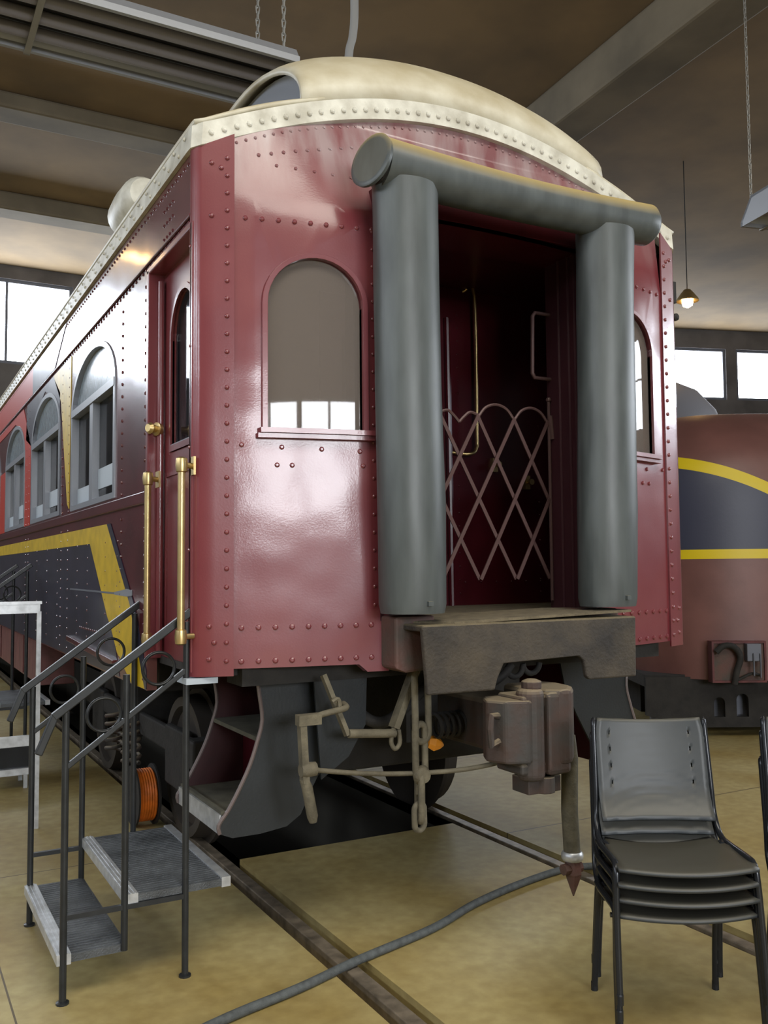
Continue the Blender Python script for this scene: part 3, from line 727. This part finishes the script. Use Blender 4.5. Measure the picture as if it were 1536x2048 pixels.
bm = new(); prism(bm, lambda a, b: (a, .0, b), [(-.9, 1.26), (-.62, 1.26), (-.63, .98), (-.72, .84), (-.86, .75)], (0, .012, 0)); obj('step_brace', bm, STEP_GREY, car)

# side steps, both sides: curved cheek plates, treads, riser
cheek = [(-1.14, 1.26), (-1.125, 1.15), (-1.11, 1.03), (-1.135, .93), (-1.17, .83), (-1.22, .73), (-1.27, .645), (-1.315, .585), (-1.31, .545), (-1.25, .52), (-1.12, .52), (-.99, .535), (-.92, .58), (-.87, .68), (-.74, .9), (-.66, 1.06), (-.63, 1.2), (-.63, 1.26)]
for s in (-1, 1):
    root = bpy.data.objects.new('boarding_step', None); COL.objects.link(root); root.parent = car; root.location = (s * 1.1, .4, .5)
    lo = lambda a, y: (lambda p, q_: (-s * p - s * 1.1, y - .4, q_ - .5))
    for y in (.1, .74):
        bm = new(); prism(bm, lambda p, q_: (-s * p - s * 1.1, y - .4, q_ - .5), cheek, (0, .014, 0)); obj('cheek_plate', bm, STEP_GREY if y < .5 else CHEEK_RED, root)
        bm = new(); ed = [(-s * p - s * 1.1, y - .4, q_ - .5) for p, q_ in cheek[:9]]; tube(bm, smoothpath(ed, 3), .009, 6); obj('cheek_edge', bm, EDGE_IRON, root)
    for xa, xb, z in ((-1.30, -.98, .60), (-1.13, -.86, .93)):
        bm = new(); a, b = sorted((-s * xa - s * 1.1, -s * xb - s * 1.1)); box(bm, a, b, -.29, .335, z - .5, z - .48)
        if z < .7: box(bm, *sorted((-s * xa - s * 1.1, -s * (xa + .02) - s * 1.1)), -.29, .335, z - .54, z - .46)
        obj('tread', bm, TREAD_DUST, root)
    bm = new(); a, b = sorted((-s * -1.31 - s * 1.1, -s * -1.285 - s * 1.1)); box(bm, a, b, -.29, .335, .04, .125); obj('tread_nosing', bm, ALU if s < 0 else UNDER, root)
    bm = new()
    for xa, z0, z1 in ((-.97, .60, .93), (-.85, .93, 1.3)): box(bm, *sorted((-s * xa - s * 1.1, -s * (xa + .015) - s * 1.1)), -.29, .335, z0 - .5, z1 - .5)
    obj('riser', bm, MAROON_DARK, root)
bm = new(); box(bm, -1.5, -1.36, -.02, .12, 1.225, 1.25); obj('white_step_strip', bm, BLIND, car)
bm = new(); box(bm, -1.40, -.70, .04, .80, 1.245, 1.28); obj('trap_plate', bm, UNDER, car)

bm = new(); box(bm, -1.40, -1.1, 4.75, 9.5, .70, 1.13)
for k in range(5): box(bm, -1.412, -1.40, 4.8 + k * .95, 4.83 + k * .95, .72, 1.1)
obj('equipment_box', bm, mat('dusty_maroon_box', (.2, .075, .07), .45, var=.5, vscale=6, stretch=(1, 5, 1)), car, bevel=.01)
# truck (bogie)
bm = new()
for s in (-1, 1):
    box(bm, s * .93, s * .975, 1.4, 5.0, .52, .68); box(bm, s * .925, s * .98, 1.75, 2.2, .32, .7); box(bm, s * .925, s * .98, 4.1, 4.55, .32, .7)
box(bm, -1.0, 1.0, 2.9, 3.4, .5, .9); box(bm, -1.05, 1.05, 1.35, 1.5, .55, .72); box(bm, -.9, .9, .62, .7, .62, .80)
trk = obj('truck_frame', bm, UNDER, car, bevel=.015)
for y in (2.0, 4.3):
    for s in (-1, 1):
        bm = new(); lathe(bm, [(.12, -.09), (.42, -.065), (.495, -.065), (.495, -.035), (.455, -.03), (.44, .07), (.38, .07), (.36, .03), (.14, .02), (.13, .08)], 40, (s * .84, y, .45), (s, 0, 0))
        obj('wheel', bm, mat('worn_wheel_steel', (.05, .042, .035), .6, metal=.3) if 'worn_wheel_steel' not in bpy.data.materials else bpy.data.materials['worn_wheel_steel'], trk, smooth=40)
    bm = new(); tube(bm, [(-.8, y, .45), (.8, y, .45)], .075, 16); obj('axle', bm, UNDER, trk)
for y in (2.95, 3.5):
    for s in (-1, 1):
        bm = new(); pts = [(s * 1.02 + .06 * math.cos(a), y + .075 * math.sin(a), .36 + .018 * a / 1) for a in [2 * PI * 5 * k / 80 for k in range(81)]]
        tube(bm, [(x, yy, .3 + (z - .36) * .55) for x, yy, z in pts], .016, 6); obj('coil_spring', bm, CAST, trk, smooth=60)

# ------------------------------------------------------------------ boarding stairs
def boarding_stairs(label, loc, extra=0., group='portable boarding stairs'):
    root = thing('boarding_stairs', label, 'stairs', loc, 0, group)
    e_ = extra
    for name, x0, x1, z in (('lower', -.52, -.245, .185 + e_), ('upper', -.255, .195, .375 + e_)):
        bm = new(); box(bm, x0 + .055, x1, .0, .92, z - .03, z)
        for k in range(34): box(bm, x0 + .06, x1 - .01, .02 + k * .0265, .028 + k * .0265, z, z + .003)
        t = obj('tread', bm, TREAD, root)
        bm = new(); box(bm, x0, x0 + .055, -.005, .925, z - .035, z + .006)
        for k in range(3): box(bm, x0 + .008 + k * .016, x0 + .014 + k * .016, -.005, .925, z + .006, z + .009)
        obj('nosing', bm, ALU, t)
        if name == 'upper':
            bm = new(); box(bm, x1 - .035, x1 + .005, -.004, .924, z - .034, z + .008); obj('edge_strip', bm, ALU, t)
    for y in (.0, .92):
        for x, z0, z1 in ((-.495, 0, 1.145), (-.255, .16 + e_, 1.28), (0., 0, 1.49)):
            bm = new(); tube(bm, [(x, y, z0 + (.0 if z0 else .006)), (x, y, z1 + e_)], .0145, 12)
            if z0 == 0: lathe(bm, [(.026, 0), (.026, .008), (.016, .012)], 12, (x, y, 0))
            obj('post', bm, BLACK_PAINT, root, smooth=50)
        bm = new(); obox(bm, (-.545, y, 1.127 + e_), (.035, y, 1.545 + e_), .032, .032); obox(bm, (-.60, y, .985 + e_), (-.537, y, 1.135 + e_), .03, .03, up=(0, 1, 0)); obj('handrail', bm, BLACK_PAINT, root, bevel=.005)
        bm = new(); obox(bm, (-.49, y, .925 + e_), (.0, y, 1.285 + e_), .022, .022); obj('lower_rail', bm, BLACK_PAINT, root, bevel=.004)
        for x, z in ((-.345, 1.122), (-.12, 1.297)):
            bm = new(); tube(bm, arc((x, y, z + e_), .068, 0, 2 * PI * 31 / 32, 31), .0075, 6, closed=True); obj('ring', bm, BLACK_PAINT, root, smooth=60)
        bm = new(); obox(bm, (-.495, y, .333 + e_), (0 if y == 0 else -.255, y, .333 + e_), .02, .02); obj('side_bar', bm, BLACK_PAINT, root)
    return root
boarding_stairs('black railed boarding stairs with two grey treads standing in front of the carriage door', (-1.485, .03, 0))
boarding_stairs('black railed boarding stairs further along the carriage side, mostly hidden', (-1.545, 4.5, 0), .22)
# aluminium frame stand
root = thing('aluminium_stand', 'pale aluminium frame stand behind the boarding stairs at the carriage side', 'stand', (-1.82, 2.7, 0))
bm = new(); box(bm, -.42, .12, -.02, .02, 1.43, 1.49); box(bm, -.42, .13, -.028, .028, 1.49, 1.51); obj('top_bar', bm, ALU, root)
for x in (-.40, .115):
    bm = new(); box(bm, x - .014, x + .014, -.014, .014, 0, 1.44); obj('leg', bm, ALU, root)
bm = new(); box(bm, -.385, .1, -.01, .01, .55, .62); obj('cross_bar', bm, ALU, root)
# black bench seat past the stand
root = thing('bench', 'low black bench with pale front edge beyond the boarding stairs', 'bench', (-1.78, 4.1, 0))
bm = new(); box(bm, -.25, .2, -.2, .2, .16, .34); obj('seat', bm, CHAIR_FR, root, bevel=.01)
bm = new(); box(bm, -.25, .2, -.235, -.2, .12, .17); obj('front_edge', bm, ALU, root)
for x, y in ((-.22, -.15), (.17, -.15), (-.22, .15), (.17, .15)):
    bm = new(); box(bm, x - .015, x + .015, y - .015, y + .015, 0, .16); obj('leg', bm, ALU, root)

# ------------------------------------------------------------------ orange reel
root = thing('cable_reel', 'black flanged reel wound with orange cord beside the carriage wheel', 'reel', (-1.065, 2.42, 0))
bm = new()
for k in range(7): tube(bm, [( -.05 + .0165 * k, .165 * math.cos(a), .2 + .165 * math.sin(a)) for a in [2 * PI * j / 28 for j in range(28)]], .0095, 6, closed=True)
lathe(bm, [(.16, -.058), (.16, .058)], 28, (0, 0, .2), (1, 0, 0)); obj('cord', bm, ORANGE, root, smooth=50)
for x in (-.068, .068):
    bm = new(); lathe(bm, [(.2, -.006), (.2, .006)], 32, (x, 0, .2), (1, 0, 0)); obj('flange', bm, UNDER, root)

# ------------------------------------------------------------------ floor hose
pts = [(-2.3, -.72), (-1.9, -.60), (-1.471, -.444), (-1.122, -.35), (-.803, -.238), (-.336, -.102), (.016, .059), (.388, .175), (.752, .241), (.95, .19), (1.08, .13)]
bm = new(); tube(bm, smoothpath([(a, b, .019) for a, b in pts], 6), .019, 10)
tag(obj('floor_hose', bm, HOSE, smooth=60), 'long grey hose lying across the floor over the track rails', 'hose')

# ------------------------------------------------------------------ stacking chairs
def make_chair(label, group):
    """local: x lateral, -y front; floor at z 0"""
    root = thing('stacking_chair', label, 'chair', group=group)
    # seat: shallow dished plastic shell
    bm = new(); g = []; nx, ny = 16, 14
    for j in range(ny + 1):
        v = j / ny; row = []
        for i in range(nx + 1):
            u = -1 + 2 * i / nx
            hw = .205 + .045 * min(1, (1 - v) * 2.2) - .0 * v
            y = -.255 + .42 * v - .035 * (1 - u * u) * (1 - v) ** 2
            z = .435 - .02 * v + .022 * (u * u - .6) * (.4 + .6 * v) - .009 * max(0, (.16 - v) / .16) ** 1.6 + .002 * math.sin(26 * v * PI)
            row.append(bm.verts.new((u * hw, y, z)))
        g.append(row)
    for A, B in zip(g, g[1:]):
        for k in range(nx): bm.faces.new((A[k], A[k + 1], B[k + 1], B[k]))
    obj('seat', bm, CHAIR_PL, root, smooth=60, solid=.012, offset=-1)
    # backrest: curved panel with ribs and slots
    bm = new(); g = []; UU = sorted([-1 + .1 * i for i in range(21)] + [-.725, -.75, .725, .75]); nx, nz = len(UU) - 1, 24; SL = [i for i in range(nx) if UU[i + 1] - UU[i] < .0251 and abs(abs(UU[i] + UU[i + 1]) - 1.475) < .01]
    for j in range(nz + 1):
        v = j / nz; row = []
        for i in range(nx + 1):
            u = UU[i]; hw = .225 - .012 * max(0, v - .85) / .15 + .0
            y = .165 + .085 * v + .035 * (1 - u * u) * (.6 + .4 * v) - .045 * max(0, 1 - v * 3) ** 2
            z = .488 + .362 * v - .012 * (1 - u * u) * v
            rv = v + .22 * u * u
            y += .003 * math.sin(rv * 60) * (1 if v < .45 else .25)
            row.append(bm.verts.new((u * hw, y, z)))
        g.append(row)
    for j in range(nz):
        for i in range(nx):
            if i in SL and j in (8, 12, 16, 20): continue
            bm.faces.new((g[j][i], g[j][i + 1], g[j + 1][i + 1], g[j + 1][i]))
    obj('backrest', bm, CHAIR_PL, root, smooth=60, solid=.01, offset=-1)
    # tubular frame
    for s in (-1, 1):
        bm = new(); tube(bm, smoothpath([(s * .262, -.27, .012), (s * .258, -.235, .25), (s * .252, -.215, .40), (s * .25, -.19, .428), (s * .25, -.15, .432), (s * .25, .02, .425), (s * .248, .1, .425)], 4), .0125, 10); obj('front_leg', bm, CHAIR_FR, root, smooth=60)
        bm = new(); tube(bm, smoothpath([(s * .245, .20, .012), (s * .24, .17, .2), (s * .236, .13, .36), (s * .232, .09, .418), (s * .225, .05, .42)], 4), .0135, 10); obj('rear_leg', bm, CHAIR_FR, root, smooth=60)
        bm = new(); tube(bm, smoothpath([(s * .246, .06, .424), (s * .243, .13, .44), (s * .238, .178, .50), (s * .234, .195, .6), (s * .228, .24, .82), (s * .226, .245, .842)], 4), .0115, 10); obj('back_upright', bm, CHAIR_FR, root, smooth=60)
        bm = new(); lathe(bm, [(.0135, 0), (.0135, .03), (.012, .035)], 10, (s * .262, -.27, 0)); obj('foot_cap', bm, CHAIR_FR, root)
        bm = new(); lathe(bm, [(.0145, 0), (.0145, .03), (.012, .035)], 10, (s * .245, .20, 0)); obj('foot_cap', bm, CHAIR_FR, root)
    bm = new(); tube(bm, [(-.25, -.12, .385), (.25, -.12, .385)], .009, 8); tube(bm, [(-.235, .08, .375), (.235, .08, .375)], .009, 8); obj('cross_bar', bm, CHAIR_FR, root)
    return root
def dup(root, loc, rz, label):
    r = root.copy(); COL.objects.link(r); r.location = loc; r.rotation_euler = (0, 0, rz); r['label'] = label
    for ch in list(root.children):
        c = ch.copy(); COL.objects.link(c); c.parent = r
    return r
lat_v = Vector((.868, -.497, 0)); back_v = Vector((.497, .868, 0)); RZ = math.atan2(-.497, .868)
base = Vector((.115, -1.03, 0)) - back_v * .20 + lat_v * .035
ch0 = make_chair('', 'stacked black chairs')
for ch in ch0.children:
    for v in ch.data.vertices: v.co.z *= 1.08
ranks = ['bottom', 'second from bottom', 'second from top', 'topmost']
def stack(o, first, txt, n):
    for k in range(n):
        lab = txt % (ranks[k] if n == 4 else ['bottom', 'middle', 'topmost'][k])
        p = o + back_v * (-.007 * k) + Vector((0, 0, .056 * k)); 
        jx = (-.004, .005, -.003, .0)[k]; p = p + lat_v * jx; RZk = RZ + (.012, -.01, .008, 0)[k]
        if first and k == 0: ch0.location = p; ch0.rotation_euler = (0, 0, RZk); ch0['label'] = lab
        else: dup(ch0, p, RZk, lab)
stack(base, True, 'black plastic stacking chair, %s of the whole stack beside the brake hose', 4)
stack(base + lat_v * .70, False, 'black plastic stacking chair, %s of the stack cut by the frame edge', 4)

# ------------------------------------------------------------------ streamlined locomotive
lv = Vector((.875, -.483, 0)); fv = Vector((.483, .875, 0))
lb = Vector((CAM.x, CAM.y, 0)) + fv * 10.35 + lv * 4.0
loco = thing('diesel_locomotive', 'maroon round-nosed locomotive with navy band between yellow stripes', 'locomotive', lb, math.atan2(lv.y, lv.x))
def loco_mat():
    m = mat('locomotive_paint', (.19, .085, .075), .45, var=.3, vscale=2, bump=.05, bscale=40)
    nt = m.node_tree; N = nt.nodes; L = nt.links; b = N['Principled BSDF']; base_in = b.inputs['Base Color'].links[0].from_socket
    tc = N.new('ShaderNodeTexCoord'); sx = N.new('ShaderNodeSeparateXYZ'); L.new(tc.outputs['Object'], sx.inputs[0])
    def M(op, a, b_=0.):
        q_ = N.new('ShaderNodeMath'); q_.operation = op
        for i, x in enumerate((a, b_)):
            if isinstance(x, (int, float)): q_.inputs[i].default_value = x
            else: L.new(x, q_.inputs[i])
        return q_.outputs[0]
    ax = M('SUBTRACT', 1.08, M('ABSOLUTE', sx.outputs['X']))      # = 1.08 - |x|
    zc = M('SUBTRACT', M('SUBTRACT', 2.78, M('MULTIPLY', ax, .2)), M('MULTIPLY', M('MULTIPLY', ax, ax), .17))
    dz = M('SUBTRACT', sx.outputs['Z'], zc)
    s1 = M('LESS_THAN', M('ABSOLUTE', dz), .062)
    s2 = M('LESS_THAN', M('ABSOLUTE', M('SUBTRACT', sx.outputs['Z'], 1.822)), .047)
    nav = M('MULTIPLY', M('LESS_THAN', dz, 0.), M('GREATER_THAN', sx.outputs['Z'], 1.822))
    mx = N.new('ShaderNodeMix'); mx.data_type = 'RGBA'; L.new(nav, mx.inputs['Factor']); L.new(base_in, mx.inputs['A']); mx.inputs['B'].default_value = (.045, .05, .085, 1)
    m2 = N.new('ShaderNodeMix'); m2.data_type = 'RGBA'; L.new(M('MAXIMUM', s1, s2), m2.inputs['Factor']); L.new(mx.outputs['Result'], m2.inputs['A']); m2.inputs['B'].default_value = (.72, .55, .01, 1)
    L.new(m2.outputs['Result'], b.inputs['Base Color'])
    return m
bm = new(); g = []
for z in [.58, .7, 1., 1.3, 1.6, 1.9, 2.2, 2.5, 2.7, 2.85, 3.0, 3.1, 3.18, 3.25, 3.30, 3.34, 3.365, 3.38]:
    t = max(0., (z - 2.45) / .935); sc = max(.02, (1 - t ** 2.2)) ** (1 / 2.2)
    row = []
    for k in range(41):
        a = PI * k / 40; c, s_ = math.cos(a), math.sin(a)
        x = -1.45 * (abs(c) ** .72) * (1 if c > 0 else -1); y = -1.35 * (abs(s_) ** .85)
        row.append(bm.verts.new((x * (.35 + .65 * sc), y * (.1 + .9 * sc), z)))
    row = [bm.verts.new((row[0].co.x, 6, z))] + row + [bm.verts.new((row[-1].co.x, 6, z))]
    g.append(row)
for A, B in zip(g, g[1:]):
    for k in range(len(A) - 1): bm.faces.new((A[k], A[k + 1], B[k + 1], B[k]))
bm.faces.new(g[-1]); bm.faces.new(g[0][::-1])
obj('nose_body', bm, loco_mat(), loco, smooth=50)
bm = new(); lathe(bm, [(1.1, -.2), (1.06, .2), (.95, .5), (.7, .8), (.35, .98), (.05, 1.03)], 28, (.05, 3.4, 3.5)); obj('cab_dome', bm, mat('faded_cab_paint', (.2, .2, .22), .5), loco, smooth=60)
# pilot with slots
bm = new()
slot = lambda x, z, w, h: [(x - w, z), (x + w, z)] + [(x + w * math.cos(a), z + h + w * math.sin(a)) for a in [PI * k / 8 for k in range(9)]]
prism(bm, lambda a, b: (a, -1.15, b), [(-1.4, .6), (-1.4, .22), (-.9, .10), (.9, .10), (1.4, .22), (1.4, .6)], (0, .05, 0), [slot(-.67, .2, .055, .14), slot(-.44, .2, .06, .17), slot(.44, .2, .06, .17), slot(.67, .2, .06, .17)])
box(bm, -1.4, 1.4, -1.12, 4, .5, .62)
obj('pilot_plate', bm, UNDER, loco)
bm = new(); box(bm, -1.3, 1.3, -.95, -.9, .12, .55); box(bm, -.5, -.38, -1.0, -.95, .2, .42); obj('pilot_backing', bm, STEEL_BLUE, loco)
bm = new(); box(bm, -1.0, 1.0, .5, 4.5, 0, .5); obj('bogie', bm, UNDER, loco)
# hose pocket in the nose
bm = new(); frame_ring(bm, lambda a, b: (a, -1.40, b), [(-.82, .57), (-.29, .57), (-.29, .97), (-.82, .97)], [(-.80, .59), (-.31, .59), (-.31, .95), (-.80, .95)], (0, .12, 0)); pk = obj('hose_pocket', bm, MAROON_MATT, loco)
bm = new(); box(bm, -.8, -.31, -1.38, -1.3, .59, .95); obj('pocket_back', bm, RUST_RED, pk)
bm = new(); tube(bm, smoothpath([(-.79, -1.43, .87), (-.72, -1.44, .93), (-.62, -1.44, .92), (-.56, -1.44, .82), (-.6, -1.44, .68), (-.62, -1.43, .56)], 5), .03, 10); tube(bm, smoothpath([(-.58, -1.42, .6), (-.45, -1.43, .66), (-.36, -1.42, .64)], 4), .014, 8); obj('air_hose', bm, UNDER, pk, smooth=60)
bm = new(); box(bm, -.50, -.36, -1.46, -1.38, .78, .95); box(bm, -.45, -.435, -1.48, -1.46, .64, .86); box(bm, -.385, -.37, -1.48, -1.46, .62, .86); obj('coupling_block', bm, STEEL_BLUE, pk, bevel=.01)

# ------------------------------------------------------------------ hanging luminaires, chains, pipe, lamps
def luminaire(label, loc, rz, Ln, H=.26):
    root = thing('hanging_luminaire', label, 'ceiling light', loc, rz, 'hanging fluorescent luminaires')
    pr = [(-.375, 0), (-.375, .045), (-.21, .26), (.21, .26), (.375, .045), (.375, 0), (.345, 0), (.345, .04), (.195, .235), (-.195, .235), (-.345, .04), (-.345, 0)]
    q_ = H / .26; pr = [(a if abs(a) > .3 or q_ == 1 else a * 1.6, b * q_ if b > .05 else b) for a, b in pr]
    bm = new(); prism(bm, lambda a, b: (0, a, b), pr, (-Ln, 0, 0)); obj('reflector', bm, LAMP, root)
    bm = new(); box(bm, -Ln + .02, -.02, -.19, .19, .225 * H / .26, .234 * H / .26); obj('inner_tray', bm, LAMP_IN, root)
    for y in (-.2, 0, .2):
        bm = new(); tube(bm, [(-Ln + .05, y, .10 * H / .26 + .005), (-.05, y, .10 * H / .26 + .005)], .042, 14); obj('tube', bm, TUBE, root, smooth=60)
    for x in (0, -Ln):
        bm = new(); prism(bm, lambda a, b: (x, a, b), [(-.375, 0), (-.375, .045), (-.21, H), (.21, H), (.375, .045), (.375, 0)], (.008, 0, 0)); obj('end_cap', bm, LAMP, root)
    for x in (-.9 * Ln, -.32 * Ln):
        bm = new(); box(bm, x - .02, x + .02, -.38, .38, -.012, 0); box(bm, x - .02, x + .02, .375, .385, -.012, .1); obj('strap', bm, CHAIN, root)
    return root
luminaire('long grey three-tube luminaire hanging above the carriage roof at upper left', (-.2, 2.12, 5.2), 0, 5.2, .11)
l2 = luminaire('grey luminaire with angled end hanging on two chains over the locomotive', (7.087, 1.315, 5.1), math.radians(-14), 2.4)
cm = {}
def chain(name, p, top_, label):
    bm = new(); Ln = top_ - p[2]; nl = int(Ln / .05)
    for k in range(nl):
        c = (0, 0, .025 + k * Ln / nl); a = 'x' if k % 2 else 'y'
        pts = []
        for j in range(8):
            t = 2 * PI * j / 8; u = .013 * math.cos(t); v = .013 * math.sin(t) + .021 * (1 if math.sin(t) >= 0 else -1)
            pts.append((u if a == 'x' else 0, u if a == 'y' else 0, c[2] + v))
        tube(bm, pts, .0055, 4, closed=True)
    o = obj('hanging_chain', bm, CHAIN); o.location = p
    tag(o, label, 'chain', 'luminaire chains')
chain('c', (-.28, 2.32, 5.3), 8, 'thin pale chain, left of the two above the carriage roof')
chain('c', (-.23, 1.94, 5.3), 8, 'twisted pale chain, right of the two above the carriage roof')
chain('c', (4.88, 2.15, 5.36), 8, 'left of the two chains holding the luminaire over the locomotive')
chain('c', (4.83, 1.80, 5.36), 8, 'right of the two chains holding the luminaire over the locomotive')
bm = new(); tube(bm, smoothpath([(.86, 3., 8.0), (.87, 3., 7.2), (.88, 3., 6.6), (.86, 3., 6.35), (.82, 3.0, 6.15), (.8, 3.0, 5.5), (.8, 3.0, 4.45)], 5), .036, 12)
tag(obj('roof_pipe', bm, PIPEM, smooth=60), 'grey vertical pipe coming down from the ceiling to the carriage roof', 'pipe')
def hall_lamp(label, loc):
    root = thing('pendant_lamp', label, 'lamp', loc)
    bm = new(); lathe(bm, [(.02, -.08), (.07, -.05), (.085, 0), (.07, .05), (.03, .09)], 20); obj('bulb', bm, WARM, root, smooth=60)
    bm = new(); lathe(bm, [(.17, .02), (.165, .05), (.1, .14), (.05, .2), (.045, .2), (.09, .13), (.155, .04)], 24); obj('shade', bm, BRASS, root, smooth=60)
    bm = new(); tube(bm, [(0, 0, .19), (0, 0, CEIL - loc[2])], .008, 6); obj('cord', bm, UNDER, root)
hall_lamp('small glowing warm lamp hanging above the locomotive', (8.17, 6, 5.76))
hall_lamp('glowing warm lamp hanging out to the left of the carriage side', (-3.35, 8.8, 6.1))

# ------------------------------------------------------------------ added overhead fill panel and world background
root = bpy.data.objects.new('window_%d' % (nw + 1), None); COL.objects.link(root); root['kind'] = 'structure'; root.location = (-1, -5, CEIL - .05)  # glowing ceiling panel added out of view to brighten the floor, framed like a window
bm = new(); poly(bm, lambda a, b: (a, b, 0), [(-4.5, -1.7), (4.5, -1.7), (4.5, 1.7), (-4.5, 1.7)]); obj('window_pane', bm, mat('added_fill_pane', (.8, .8, .8), .4, emit=(1, .95, .84), estr=6.8), root)
bm = new(); frame_ring(bm, lambda a, b: (a, b, -.06), [(-4.6, -1.8), (4.6, -1.8), (4.6, 1.8), (-4.6, 1.8)], [(-4.5, -1.7), (4.5, -1.7), (4.5, 1.7), (-4.5, 1.7)], (0, 0, .1))
for k in range(1, 6): box(bm, -4.5 + 1.5 * k - .03, -4.5 + 1.5 * k + .03, -1.7, 1.7, -.05, -.01)
obj('window_frame', bm, MULL, root)
w = bpy.data.worlds.new('hall_ambient'); SC.world = w; w.use_nodes = True
w.node_tree.nodes['Background'].inputs['Color'].default_value = (.6, .7, .85, 1); w.node_tree.nodes['Background'].inputs['Strength'].default_value = .4

SC.view_settings.view_transform = 'Standard'; SC.view_settings.look = 'None'; SC.view_settings.gamma = 1
SC.view_settings.use_curve_mapping = False; SC.view_settings.exposure = 0.0
